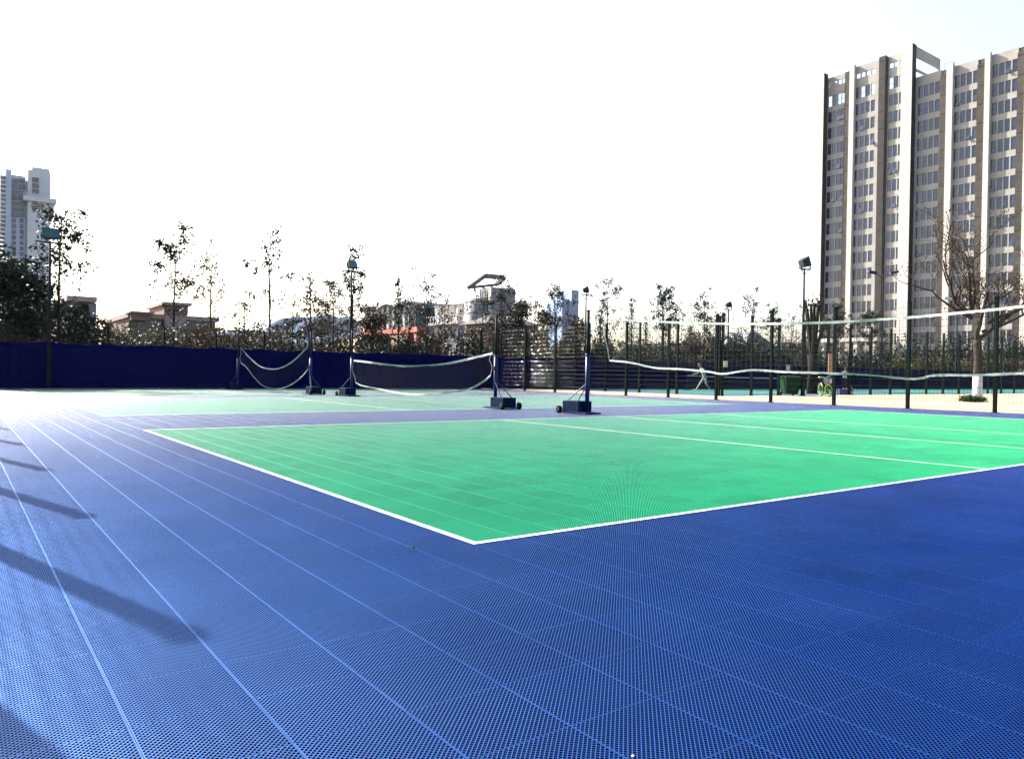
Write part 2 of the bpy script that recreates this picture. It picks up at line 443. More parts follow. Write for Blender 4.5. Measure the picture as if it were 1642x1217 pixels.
fence('windscreen_fence', (xs[0], Y_FAR + 0.05), (xs[-1], Y_FAR + 0.05), [x - xs[0] for x in xs], 2.6,
      'long far fence with dark windscreen cloth behind the courts across the sandy path', 1.85, M['fabric_dark'], wr=0.0022, hs=0.2, vs_=0.2)
xs = [28.25 + 2.14 * k for k in range(0, 34)]
fence('mesh_fence', (xs[0], 22.25), (xs[-1], 22.25), [x - xs[0] for x in xs], 3.75,
      'very tall mesh fence on the far side of the sandy path behind the green bin', pr=0.05, wr=0.003, hs=0.2, vs_=0.15)
ys = [22.4 + 2.5 * k for k in range(0, 6)]
fence('mesh_fence', (28.2, ys[0]), (28.2, ys[-1]), [y - ys[0] for y in ys], 3.6,
      'short side run of mesh fence where the sandy path narrows between the courts', pr=0.045, wr=0.003, hs=0.2, vs_=0.15)

# ================================================================== volleyball posts and nets
def net_post(px, py, direction, label, hgt=2.30, lean=0.0):
    g_ = gnd(px, py)
    root = empty('net_post', (g_[0], g_[1], 0), 0, label, 'net post', 'portable net posts on ballast carts')
    root.rotation_euler = (0, 0, PI / 2 if direction > 0 else -PI / 2)      # local +x = away from the net
    mb = MB(); mb.tube([(0, 0, 0.03), (0, 0, 1.32)], 0.048, 14); mb.tube([(0, 0, 1.30), (0, 0, 1.345)], 0.058, 14); mb.build('sleeve', M['pole_blue'], root, True)
    mb = MB(); mb.tube([(0, 0, 1.33), (0, 0, hgt)], 0.034, 12); mb.tube([(0, 0, hgt), (0, 0, hgt + 0.025)], 0.04, 12); mb.build('inner_tube', M['pole_dark'], root, True)
    mb = MB(); mb.bbox(0.06, 0.62, -0.20, 0.20, 0.045, 0.285, 0.012); mb.build('ballast_box', M['cart'], root)
    mb = MB(); mb.box(-0.22, 0.64, -0.22, -0.17, 0.012, 0.044); mb.box(-0.22, 0.64, 0.17, 0.22, 0.012, 0.044); mb.box(-0.22, -0.17, -0.168, 0.168, 0.012, 0.044)
    mb.box(-0.07, 0.055, -0.168, 0.168, 0.012, 0.05); mb.build('base_frame', M['pole_blue'], root)
    for s in (-1, 1):
        w = MB(); cx, cz = 0.66, 0.085
        w.tube([(cx, s * 0.235, cz), (cx, s * 0.285, cz)], 0.085, 18); wh = w.build('wheel', M['rubber'], root, True)
        w = MB(); w.tube([(cx, s * 0.23, cz), (cx, s * 0.291, cz)], 0.035, 10); w.build('hub', M['lamp_case'], wh)
        b = MB(); b.tube([(0.03, s * 0.03, 0.66), (0.48, s * 0.16, 0.285)], 0.012, 8); b.build('brace', M['pole_blue'], root)
    mb = MB(); mb.tube([(0.02, -0.05, 1.0), (0.02, -0.13, 1.0)], 0.012, 6); mb.box(-0.02, 0.06, -0.075, -0.048, 0.95, 1.06); mb.build('winch', M['pole_dark'], root)
    return g_
P1 = net_post(941, 664, 1, 'portable blue net post nearest the camera with a ballast cart and two braces')
P2 = net_post(794, 654.5, -1, 'portable net post with ballast cart just left of the nearest post, holding the middle net')
P3 = net_post(563.5, 635.5, 1, 'portable net post under the floodlight at the far end of the middle net')
P4 = net_post(497.5, 632, -1, 'slim net post holding the near end of the far drooping net')
P5 = net_post(381, 625.2, 1, 'farthest net post close against the navy windscreen')

_p0 = topix((P1[0], 2.85, 0))
net_post(_p0[0], _p0[1], -1, 'portable net post beyond the right edge holding the near end of the nearest net')
def smooth_path(pts, n):
    """Catmull-Rom through (t,z) points, resampled"""
    out = []
    P = [pts[0]] + list(pts) + [pts[-1]]
    for i in range(1, len(P) - 2):
        for k in range(n):
            t = k / n; p0, p1, p2, p3 = P[i - 1], P[i], P[i + 1], P[i + 2]
            out.append(tuple(0.5 * (2 * p1[c] + (p2[c] - p0[c]) * t + (2 * p0[c] - 5 * p1[c] + 4 * p2[c] - p3[c]) * t * t + (3 * p1[c] - p0[c] - 3 * p2[c] + p3[c]) * t ** 3) for c in range(len(p1))))
    out.append(tuple(pts[-1]))
    return out
def interp(path, y):
    p = sorted(path, key=lambda q: q[1])
    if y <= p[0][1]: return p[0]
    for a, b in zip(p[:-1], p[1:]):
        if y <= b[1]:
            t = (y - a[1]) / max(1e-6, b[1] - a[1]); return tuple(a[c] + (b[c] - a[c]) * t for c in range(3))
    return p[-1]
def band_mesh(path, hgt, thick=0.006, seed=1):
    rr = random.Random(seed); mb = MB(); rings = []
    tw = 0.0
    for i, p in enumerate(path):
        tw += rr.gauss(0, 0.10); tw *= 0.95
        hh = hgt * (1 + rr.uniform(-0.18, 0.12))
        dx, dz = math.sin(tw) * hh, math.cos(tw) * hh
        x, y, z = p
        n = len(mb.v)
        mb.v += [(x - thick, y, z), (x + thick, y, z), (x + thick + dx, y, z - dz), (x - thick + dx, y, z - dz)]
        rings.append(n)
    for a, b in zip(rings[:-1], rings[1:]):
        for k in range(4):
            k2 = (k + 1) % 4; mb.face((a + k, b + k, b + k2, a + k2))
    mb.face([rings[0] + k for k in range(4)]); mb.face([rings[-1] + k for k in reversed(range(4))])
    return mb
def net(label, near, far, top, bot, bandh=0.06, both=True, ropes=(), cell=0.1, seed=3):
    """near/far: (x,y) line of the net; top / bot: list of pixels traced on the vertical plane of the net"""
    def pl(px, py):
        d = pray(px, py); ax, ay = near; bx, by = far
        ux, uy = bx - ax, by - ay
        t = (ax * uy - ay * ux) / (d[0] * uy - d[1] * ux)
        return (d[0] * t, d[1] * t, d[2] * t + EYE)
    T = [pl(*p) if len(p) == 2 else p for p in top]; Bm = [pl(*p) if len(p) == 2 else p for p in bot]
    T.sort(key=lambda q: q[1]); Bm.sort(key=lambda q: q[1])
    Tp = smooth_path(T, 14); Bp = smooth_path(Bm, 14)
    root = empty('volleyball_net', ((near[0] + far[0]) / 2, (near[1] + far[1]) / 2, 0), 0, label, 'net')
    inv = Vector(root.location)
    def local(mb):
        mb.v = [(x - inv.x, y - inv.y, z) for x, y, z in mb.v]; return mb
    local(band_mesh(Tp, bandh, seed=seed)).build('top_band', M['band'], root)
    local(band_mesh(Bp, bandh * 0.85, seed=seed + 1)).build('bottom_band', M['band'], root)
    y0 = max(T[0][1], Bm[0][1]); y1 = min(T[-1][1], Bm[-1][1])
    n = int((y1 - y0) / cell); mb = MB(); rows = 9
    grid = []
    for i in range(n + 1):
        y = y0 + (y1 - y0) * i / n; a = interp(Tp, y); b = interp(Bp, y)
        grid.append([tuple(a[c] + (b[c] - a[c]) * k / rows for c in range(3)) for k in range(rows + 1)])
    r = 0.0019
    for i in range(n + 1): mb.tube([grid[i][0], grid[i][rows]], r, 3, False)
    for k in range(rows + 1): mb.tube([grid[i][k] for i in range(n + 1)], r, 3, False)
    local(mb).build('net_mesh', M['netcord'], root)
    for rp in ropes:
        pts = smooth_path([pl(*p) if len(p) == 2 else p for p in rp], 8)
        local(MB().tube(pts, 0.008, 5)).build('rope', M['band'], root, True)
    return root
N1 = (P1[0], 3.1); 
zt = lambda p, z: (p[0], p[1], z)
net('nearest volleyball net with white bands stretching from the right edge to the nearest post', N1, (P1[0], P1[1]),
    [(P1[0], 3.15, 1.99), (1642, 489), (1560, 498), (1440, 508.5), (1320, 515.5), (1200, 518), (1080, 515.5), (977, 511)],
    [(P1[0], 3.15, 1.0), (1642, 597), (1560, 600), (1500, 600), (1463, 606), (1390, 600), (1320, 596.5), (1260, 595), (1205, 592), (1160, 598), (1135, 594.5), (1090, 590.5), (1050, 588.5), (1010, 580), (977, 577)],
    bandh=0.042, ropes=[[(977, 511), (958, 503), (941, 508)], [(977, 511), (968, 528), (973, 552), (977, 577)]], seed=3)
net('middle volleyball net sagging between two portable posts in front of the navy windscreen', (P2[0], P2[1]), (P3[0], P3[1]),
    [(790, 565), (760, 572), (725, 580), (690, 584.5), (650, 586), (615, 583), (588, 579), (568, 577)],
    [(787, 600), (775, 610), (755, 621), (735, 626), (700, 629.5), (660, 631), (635, 628), (605, 622), (580, 617), (570, 612)],
    bandh=0.06, ropes=[[(790, 565), (785, 576), (789, 588), (787, 600)], [(568, 577), (565, 592), (569, 604), (570, 612)]], seed=11)
net('far drooping volleyball net hanging like two white curves before the navy windscreen', (P4[0], P4[1]), (P5[0], P5[1]),
    [(494, 553), (485, 564), (470, 578), (455, 587), (440, 591), (420, 588), (405, 577), (393, 565), (386, 556)],
    [(494, 591), (485, 602), (470, 614), (455, 621), (440, 623), (422, 618), (408, 605), (395, 588), (386, 581)],
    bandh=0.045, ropes=[[(386, 556), (386.5, 566), (385, 575), (386, 581)]], seed=21)

# ================================================================== lamps
def floodlight(px, py, Y, label, face=0.0, size=0.55, base_y=None):
    top = onY(px, py, Y)
    root = empty('floodlight_pole', (top[0], Y, 0), 0, label, 'floodlight', 'floodlights on tall poles')
    h = top[2]
    mb = MB(); mb.tube([(0, 0, -0.05), (0, 0, h * 0.5), (0, 0, h - 0.3)], [0.075, 0.06, 0.042], 12); mb.tube([(0, 0, -0.05), (0, 0, 0.03)], 0.16, 12); mb.build('pole', M['pole_dark'], root, True)
    mb = MB(); mb.box(-0.5, 0.5, -0.03, 0.03, h - 0.34, h - 0.29)
    for s in (-1, 1): mb.tube([(s * 0.36, 0, h - 0.31), (0, 0, h - 0.62)], 0.016, 6)
    mb.build('cross_arm', M['pole_dark'], root)
    hd = empty('lamp_head', (0, 0, h), 0); hd.parent = root; hd.rotation_euler = (R_(-18), 0, face)
    s = size
    mb = MB(); a = s * 0.62; b = s * 0.45
    fr = [(-a, -0.12, -b), (a, -0.12, -b), (a, -0.12, b), (-a, -0.12, b)]; bk = [(-a * 0.6, 0.20, -b * 0.6), (a * 0.6, 0.20, -b * 0.6), (a * 0.6, 0.20, b * 0.6), (-a * 0.6, 0.20, b * 0.6)]
    mb.v = fr + bk
    for q in ((0, 3, 2, 1), (4, 5, 6, 7), (0, 1, 5, 4), (1, 2, 6, 5), (2, 3, 7, 6), (3, 0, 4, 7)): mb.face(q)
    mb.build('housing', M['lamp_case'], hd)
    MB().box(-a * 0.93, a * 0.93, -0.133, -0.122, -b * 0.93, b * 0.93).build('glass', M['lamp_teal'], hd)
    mb = MB()
    for k in (-1, 1): mb.box(k * (a + 0.02) - 0.012, k * (a + 0.02) + 0.012, -0.03, 0.03, -0.34, 0.05)
    mb.box(-a - 0.03, a + 0.03, -0.03, 0.03, -0.38, -0.341)
    mb.build('yoke', M['lamp_case'], hd)
    return root
floodlight(80.5, 376, 34.85, 'floodlight on a tall pole at the far left in front of the grey tower', R_(8), 0.50)
floodlight(564, 425, 35.3, 'floodlight on a tall pole above the middle net with its bluish glass towards us', R_(20), 0.44)
floodlight(940, 465, 35.3, 'floodlight seen right above the nearest net post', R_(55), 0.44)
floodlight(1063, 479, 35.4, 'floodlight half hidden by leaves right of the nearest net post', R_(60), 0.46)
floodlight(1168.5, 489, 35.4, 'small floodlight in the gap of sky left of the tall pole lamp', R_(62), 0.46)
floodlight(1290, 421, 21.6, 'big floodlight on the tall pole standing behind the green bin', R_(64), 0.55)

# ================================================================== vegetation
def leaf_mesh(name, P, size, mat, seed, aspect=0.55, var=None, flat=0.0):
    r = np.random.default_rng(seed); P = np.asarray(P, dtype=np.float64); n = len(P)
    a = r.normal(size=(n, 3)); a[:, 2] *= (1 - flat); a /= np.linalg.norm(a, axis=1)[:, None]
    b = r.normal(size=(n, 3)); b -= a * (a * b).sum(1)[:, None]; b /= np.linalg.norm(b, axis=1)[:, None]
    s = size * r.uniform(0.6, 1.3, n)[:, None]
    V = np.empty((n, 4, 3)); V[:, 0] = P - a * s; V[:, 1] = P + b * s * aspect; V[:, 2] = P + a * s; V[:, 3] = P - b * s * aspect
    me = bpy.data.meshes.new(name)
    me.vertices.add(4 * n); me.vertices.foreach_set('co', V.reshape(-1))
    me.loops.add(4 * n); me.loops.foreach_set('vertex_index', np.arange(4 * n, dtype=np.int32))
    me.polygons.add(n); me.polygons.foreach_set('loop_start', np.arange(0, 4 * n, 4, dtype=np.int32))
    try: me.polygons.foreach_set('loop_total', np.full(n, 4, dtype=np.int32))
    except Exception: pass
    me.materials.append(mat)
    at = me.attributes.new('leafvar', 'FLOAT', 'FACE')
    v = r.uniform(0, 1, n) if var is None else np.clip(np.asarray(var) + r.normal(0, 0.22, n), 0, 1)
    at.data.foreach_set('value', v.astype(np.float32))
    me.update(calc_edges=True); me.validate()
    return me

def thin_tree(px, top_y, Y, label, mat='leaf_dark', seed=1, crown=1.0, start=0.42, density=1.0, leaf=0.085, lean=0.0, r0=0.075, spread=1.0, bark='bark', nb=16, bare=False, group='slender young trees behind the courts'):
    rr = random.Random(seed); tp = onY(px, top_y, Y); H = tp[2]
    root = empty('young_tree', (tp[0], Y, -0.05), 0, label, 'tree', group)
    mb = MB(); pts = []; n = 9; ph = rr.uniform(0, 6)
    for i in range(n + 1):
        t = i / n
        pts.append(Vector((math.sin(t * 5 + ph) * 0.05 * t * H / 5 + lean * t * H, math.cos(t * 4 + ph) * 0.05 * t, t * H * 0.97)))
    rad = [r0 * (1 - 0.9 * (i / n)) + 0.006 for i in range(n + 1)]
    mb.tube(pts, rad, 7)
    tips = []
    def limb(p, d, L, r, depth):
        q = [p]; k = 4; cur = p.copy(); dd = d.copy()
        for i in range(k):
            dd = (dd + Vector((rr.gauss(0, 0.13), rr.gauss(0, 0.13), 0.10 + rr.gauss(0, 0.06)))).normalized()
            cur = cur + dd * L / k; q.append(cur.copy())
        mb.tube(q, [max(0.0075, r * (1 - 0.75 * i / k)) for i in range(k + 1)], 4, False)
        tips.append((q[-1], depth)); tips.append((q[-2], depth))
        if depth < 3:
            for i in range(rr.randint(2, 3) if depth < 2 else rr.randint(0, 2)):
                a = q[rr.randint(1, k)]; az = rr.uniform(0, 2 * PI); e = rr.uniform(0.2, 0.9)
                nd = (dd * 0.8 + Vector((math.cos(az) * math.cos(e), math.sin(az) * math.cos(e), math.sin(e)))).normalized()
                limb(a, nd, L * rr.uniform(0.35, 0.6), r * 0.5, depth + 1)
    for b in range(nb):
        t = start + (0.97 - start) * ((b + rr.random()) / nb)
        i = min(n - 1, int(t * n)); f = t * n - i
        p = pts[i].lerp(pts[i + 1], f); az = b * 2.4 + rr.uniform(-0.5, 0.5); e = rr.uniform(0.35, 1.0)
        L = crown * H * 0.28 * (1.15 - 0.75 * (t - start) / (1 - start)) * rr.uniform(0.6, 1.15) * spread
        limb(p, Vector((math.cos(az) * math.cos(e), math.sin(az) * math.cos(e), math.sin(e))), L, rad[i] * 0.5, 0)
    mb.build('trunk', M[bark], root, True)
    P = []; var = []
    r2 = np.random.default_rng(seed + 100)
    for p, dep in tips + [(pts[-1], 0), (pts[-2], 0)]:
        keep = density * (0.22 if p.z > H * 0.55 else 0.10)
        if bare: keep *= 0.25
        if rr.random() < keep:
            c = rr.randint(5, 14); sp = rr.uniform(0.08, 0.20); vv = rr.random()
            q = r2.normal(size=(c, 3)) * np.array([sp, sp, sp * 0.75]) + np.array(p)
            P.extend(q); var.extend([vv] * c)
        elif rr.random() < 0.3 * density:
            P.extend(r2.normal(size=(2, 3)) * 0.1 + np.array(p)); var.extend([rr.random()] * 2)
    if P: link('crown', leaf_mesh('crown', P, leaf * 0.8, M[mat], seed, 0.6, var), root)
    return root

def clump_points(rr, lobes, n):
    """points spread in a union of ellipsoids, denser near their surfaces; returns points and shade by lobe"""
    r = np.random.default_rng(rr.randint(0, 10 ** 6)); P = []; V = []
    tot = sum(l[3] * l[3] for l in lobes)
    for cx, cy, cz, rad, zs in lobes:
        k = max(20, int(n * rad * rad / tot))
        d = r.normal(size=(k, 3)); d /= np.linalg.norm(d, axis=1)[:, None]
        q = d * (r.uniform(0.25, 1.0, k) ** 0.45 * rad)[:, None] * np.array([1, 1, zs]) * (1 + 0.25 * r.normal(size=k))[:, None]
        P.append(q + np.array([cx, cy, cz])); V.append(np.full(k, rr.uniform(0.1, 0.9)))
    P = np.concatenate(P); V = np.concatenate(V); m = P[:, 2] > 0.04
    return P[m], V[m]
def shrub_parts(seed, w, h, n, leaf, mat, upright=0.0):
    rr = random.Random(seed); lobes = []
    k = rr.randint(11, 16)
    for i in range(k):
        a = rr.uniform(0, 2 * PI); d = rr.uniform(0, 0.42) * w; rad = rr.uniform(0.16, 0.30) * w
        z = rr.uniform(0.12, 0.86) * h
        if z > 0.6 * h: d *= 0.75; rad *= 0.8
        lobes.append((math.cos(a) * d, math.sin(a) * d, z, rad, rr.uniform(0.7, 1.1) + upright))
    P, V = clump_points(rr, lobes, n)
    # loose sprigs
    r = np.random.default_rng(seed + 7); sp = []
    for i in range(26):
        a = rr.uniform(0, 2 * PI); d = rr.uniform(0.05, 0.5) * w; z0 = rr.uniform(0.6, 0.95) * h; L = rr.uniform(0.15, 0.5)
        for t in np.linspace(0, 1, 9): sp.append((math.cos(a) * d + 0.1 * t, math.sin(a) * d, z0 + L * t))
    sp = np.array(sp) + r.normal(size=(len(sp), 3)) * 0.05
    P = np.concatenate([P, sp]); V = np.concatenate([V, np.full(len(sp), 0.6)])
    me = leaf_mesh('crown', P, leaf, mat, seed, 0.6, V)
    mb = MB()
    for i in range(5):
        a = rr.uniform(0, 2 * PI); d = rr.uniform(0.1, 0.35) * w
        mb.tube([(rr.uniform(-.1, .1), rr.uniform(-.1, .1), -0.02), (math.cos(a) * d * 0.5, math.sin(a) * d * 0.5, h * 0.4), (math.cos(a) * d, math.sin(a) * d, h * rr.uniform(0.6, 0.9))], [0.03, 0.02, 0.008], 5, False)
    return me, mb.mesh('trunk', M['bark'])
SHR = {}
for k, (mt, cnt) in enumerate((('leaf_olive', 3), ('leaf_rust', 2), ('leaf_pale', 2), ('leaf_ever', 2), ('leaf_yellow', 1), ('leaf_tan', 1), ('leaf_brown', 1))):
    for c in range(cnt): SHR.setdefault(mt, []).append(shrub_parts(300 + k * 10 + c, 2.4, 2.4, 2600, 0.065, M[mt]))
def shrub(px, Y, top_y, mt, width, seed, label, group, name='shrub'):
    p = onY(px, top_y, Y); rr = random.Random(seed)
    a, b = SHR[mt][rr.randrange(len(SHR[mt]))]
    root = empty(name, (p[0], Y, -0.05), rr.uniform(0, 6.28), label, 'shrub', group)
    sz = (p[2] + 0.05) / 2.55; sx = width / 2.4
    root.scale = (sx, sx, sz)
    link('crown', a, root); link('trunk', b, root)
    return root
def conifer(px, top_y, Y, label, seed, rad=0.22, mat='leaf_conifer', n=2600):
    rr = random.Random(seed); tp = onY(px, top_y, Y); H = tp[2]
    root = empty('conifer_tree', (tp[0], Y, -0.05), 0, label, 'tree', 'dark conifers behind the courts')
    mb = MB(); mb.tube([(0, 0, 0), (0.02, 0, H * 0.5), (0, 0, H)], [0.10, 0.06, 0.008], 7)
    P = []; V = []; r = np.random.default_rng(seed)
    for b in range(95):
        t = (b + rr.random()) / 95; z = H * (0.10 + 0.9 * t); a = b * 2.39996 + rr.uniform(-.3, .3)
        L = max(0.12, rad * H * (1 - t) ** 0.85 * rr.uniform(0.6, 1.15)); d = Vector((math.cos(a), math.sin(a), rr.uniform(-0.15, 0.25)))
        e = Vector((0, 0, z)) + d * L
        mb.tube([(0, 0, z), tuple(e)], [0.015, 0.004], 3, False)
        k = int(n / 95 * (0.4 + L / (rad * H))); tt = r.uniform(0.15, 1.05, k)[:, None]
        P.append(np.array([0, 0, z]) + tt * np.array(d * L) + r.normal(size=(k, 3)) * np.array([0.10, 0.10, 0.08]) * (0.5 + tt)); V.append(np.full(k, rr.random()))
    mb.build('trunk', M['bark'], root)
    link('crown', leaf_mesh('crown', np.concatenate(P), 0.075, M[mat], seed, 0.4, np.concatenate(V)), root)
    return root
def round_tree(px, top_y, Y, width, label, seed, mat='leaf_ever', n=5200, leaf=0.085, trunk=0.3, group='dense trees behind the courts', name='dense_tree'):
    rr = random.Random(seed); tp = onY(px, top_y, Y); H = tp[2]
    root = empty(name, (tp[0], Y, -0.05), 0, label, 'tree', group)
    lobes = []
    for i in range(18):
        a = rr.uniform(0, 2 * PI); z = H * rr.uniform(trunk, 0.88); f = 1 - abs((z / H - 0.55)) * 1.1; d = rr.uniform(0.1, 0.42) * width * max(0.3, f)
        lobes.append((math.cos(a) * d, math.sin(a) * d, z, width * rr.uniform(0.13, 0.24), rr.uniform(0.7, 1.0)))
    P, V = clump_points(rr, lobes, n)
    link('crown', leaf_mesh('crown', P, leaf, M[mat], seed, 0.6, V), root)
    mb = MB(); mb.tube([(0, 0, 0), (0.05, 0.02, H * 0.4), (0, 0, H * 0.85)], [0.14, 0.09, 0.02], 8)
    for l in lobes: mb.tube([(0.02, 0, l[2] * 0.55), (l[0], l[1], l[2])], [0.04, 0.01], 4, False)
    mb.build('trunk', M['bark'], root)
    return root

# slender trees, left to right
thin_tree(97, 343, 37.0, 'tall slender tree with dark leaf clusters beside the far left floodlight', seed=41, crown=0.95, r0=0.10, density=0.95, leaf=0.10, nb=18)
thin_tree(281, 378, 37.2, 'tall slender tree with dark leaves standing before the brown roofed building', seed=12, crown=0.95, density=0.8, leaf=0.095, nb=17)
thin_tree(340, 402, 37.5, 'slender tree with thin yellowish leaves next to the brown building', 'leaf_yellow', seed=13, crown=0.8, density=0.8, leaf=0.075, start=0.35, bark='bark_tan')
thin_tree(434, 378, 37.0, 'tall sparse tree with few dark leaf tufts above the far drooping net', seed=14, crown=0.85, density=0.55, leaf=0.10)
thin_tree(498, 432, 36.8, 'thin almost leafless tree beside the far net post', seed=15, crown=0.55, bare=True, spread=0.7, bark='bark_tan')
thin_tree(536, 458, 37.6, 'small tree with brownish leaves left of the middle floodlight', 'leaf_brown', seed=16, crown=1.0, density=0.9, leaf=0.08)
thin_tree(567, 405, 36.4, 'slender dark tree right behind the middle floodlight pole', seed=17, crown=0.7, density=0.8, leaf=0.085)
round_tree(598, 474, 39.0, 2.6, 'small tree with golden brown foliage right of the middle floodlight', 71, 'leaf_brown', 1500, 0.085, 0.45)
thin_tree(640, 442, 37.2, 'bare thin tree before the red and white building', seed=18, crown=0.5, bare=True, spread=0.8)
thin_tree(686, 446, 37.0, 'slender tree with bare lower limbs before the white building', seed=19, crown=1.0, density=0.6, start=0.3)
thin_tree(805, 448, 37.0, 'slender leafy tree in front of the grey stair tower', seed=20, crown=0.8, density=0.95, start=0.3)
thin_tree(891, 460, 37.0, 'slender tree left of the pale blue glass towers', seed=21, crown=0.75, density=0.95)
thin_tree(975, 452, 37.2, 'slender sparse tree right of the nearest net post', seed=22, crown=0.8, density=0.7)
thin_tree(1065, 463, 36.6, 'leafy tree around the half hidden floodlight', seed=23, crown=0.8, density=1.25, start=0.45, leaf=0.1)
thin_tree(1130, 470, 37.2, 'slim tree with reddish trunk left of the small floodlight', seed=24, crown=0.65, density=0.8)
thin_tree(1208, 472, 37.5, 'sparse tree with scattered leaves right of the small floodlight', seed=25, crown=0.85, density=0.5)
thin_tree(1240, 490, 37.0, 'small leafy tree left of the big floodlight', seed=26, crown=0.7, density=1.0)
thin_tree(1345, 490, 38.5, 'leafy tree before the foot of the high building', 'leaf_olive', seed=27, crown=0.8, density=1.3, start=0.4, leaf=0.11)
thin_tree(1395, 498, 38.5, 'second leafy tree before the foot of the high building', 'leaf_olive', seed=28, crown=0.8, density=1.3, start=0.4, leaf=0.11)
for q, (px_, ty_, lab_) in enumerate(((392, 482, 'short bare sapling left of the far drooping net'), (470, 474, 'bare forked sapling above the far drooping net'), (516, 480, 'bare sapling just right of the far net post'), (612, 492, 'bare sapling before the red frame'), (657, 476, 'twiggy bare tree at the right end of the red frame'), (713, 482, 'twiggy bare tree before the white balcony'), (775, 478, 'bare sapling before the round grey corner'), (858, 474, 'bare tree right of the evergreen beside the stair tower'), (1090, 492, 'twiggy pale tree right of the half hidden floodlight'), (1155, 500, 'bare tree just left of the small floodlight'), (1270, 505, 'bare twiggy tree left of the big floodlight pole'))):
    thin_tree(px_, ty_, 37.0 + 0.35 * (q % 4), lab_, 'leaf_brown', seed=140 + q, crown=1.1, density=0.8, start=0.22, r0=0.055, bare=True, bark='bark_tan' if q % 3 == 2 else 'bark', nb=18, spread=0.9)
# dense / evergreen trees
round_tree(14, 408, 38.0, 4.6, 'big dark evergreen tree at the left edge behind the windscreen', 51, 'leaf_ever', 9000, 0.10, 0.12)
round_tree(122, 478, 38.6, 3.2, 'dark evergreen tree behind the far left floodlight', 52, 'leaf_ever', 5000, 0.09, 0.12)
round_tree(838, 470, 38.5, 3.4, 'dark evergreen tree right of the grey stair tower', 53, 'leaf_ever', 5600, 0.09, 0.12)
round_tree(918, 497, 38.5, 3.0, 'russet bushy tree below the pale blue glass towers', 54, 'leaf_brown', 4200, 0.085, 0.15)
round_tree(872, 486, 39.5, 2.4, 'orange brown bushy tree left of the russet one', 55, 'leaf_tan', 3000, 0.085, 0.15)
conifer(963, 505, 37.6, 'short dark conifer directly right of the nearest net post', 61, 0.26)
conifer(1013, 476, 38.0, 'tallest dark conifer right of the nearest net post', 62, 0.2)
conifer(1108, 523, 38.2, 'dark pointed conifer left of the player', 63, 0.24)
conifer(1180, 535, 37.8, 'dark conifer behind the small floodlight pole', 64, 0.3)
conifer(1205, 532, 39.0, 'dark conifer in front of the pale gabled house', 65, 0.3)
conifer(1036, 507, 39.5, 'loose conifer just right of the tallest one', 66, 0.25, 'leaf_conifer', 1800)
# hedge of shrubs behind the windscreen
rr = random.Random(77); k = 0
HL = {'leaf_olive': 'olive green', 'leaf_rust': 'rust red', 'leaf_pale': 'pale dusty', 'leaf_ever': 'dark green', 'leaf_yellow': 'yellowish', 'leaf_tan': 'tan', 'leaf_brown': 'brown'}
ORD = 'first second third fourth fifth sixth seventh eighth ninth tenth eleventh twelfth thirteenth fourteenth fifteenth sixteenth seventeenth eighteenth nineteenth twentieth'.split()
cnt_ = {}
def nth(key):
    cnt_[key] = cnt_.get(key, 0) + 1
    return ORD[cnt_[key] - 1]
px = 2
while px < 1300:
    Y = 36.9 + rr.uniform(-0.3, 0.4); w = rr.uniform(2.2, 3.0)
    base = 521 if px < 420 else (526 if px < 800 else 541)
    mt = rr.choice(['leaf_olive', 'leaf_olive', 'leaf_rust', 'leaf_pale', 'leaf_pale', 'leaf_ever'] if px < 520 else ['leaf_olive', 'leaf_ever', 'leaf_olive', 'leaf_rust', 'leaf_ever'])
    shrub(px, Y, base + rr.uniform(-12, 10), mt, w, k, nth('a' + mt) + ' ' + HL[mt] + ' shrub from the left in the front hedge row behind the windscreen', 'hedge shrubs behind the windscreen, ' + HL[mt])
    k += 1; px += w * 0.62 * (42 if px < 200 else 36 if px < 500 else 30 if px < 800 else 24 if px < 1100 else 21)
px = -10
while px < 1330:
    Y = 40.4 + rr.uniform(-0.5, 0.6); w = rr.uniform(3.0, 4.0)
    base = 524 if px < 420 else (530 if px < 800 else 543)
    mt = rr.choice(['leaf_ever', 'leaf_olive', 'leaf_ever', 'leaf_brown'])
    shrub(px, Y, base + rr.uniform(-12, 8), mt, w, k + 50, nth('b' + mt) + ' ' + HL[mt] + ' shrub from the left in the back row of the hedge', 'back row of hedge shrubs, ' + HL[mt])
    k += 1; px += w * 0.6 * (38 if px < 200 else 33 if px < 500 else 27 if px < 800 else 22 if px < 1100 else 19)
px = 1330
while px < 1665:
    w = rr.uniform(4.4, 5.6)
    shrub(px, 40.5 + rr.uniform(-0.5, 0.5), (556 if px < 1450 else 538) + rr.uniform(-5, 5), 'leaf_ever', w, k + 90, nth('c') + ' tall dark hedge shrub from the left at the foot of the high building', 'tall dark hedge shrubs below the high building')
    k += 1; px += w * 0.55 * 15.5
px = 1440
while px < 1660:
    w = rr.uniform(3.4, 4.4); mt = 'leaf_rust' if px > 1590 else 'leaf_yellow'
    shrub(px, 38.2 + rr.uniform(-0.3, 0.3), 572 + rr.uniform(-4, 5), mt, w, k + 130, nth('d' + mt) + ' ' + HL[mt] + ' low shrub from the left in front of the tall dark hedge', 'low shrubs before the dark hedge, ' + HL[mt])
    k += 1; px += w * 0.6 * 16
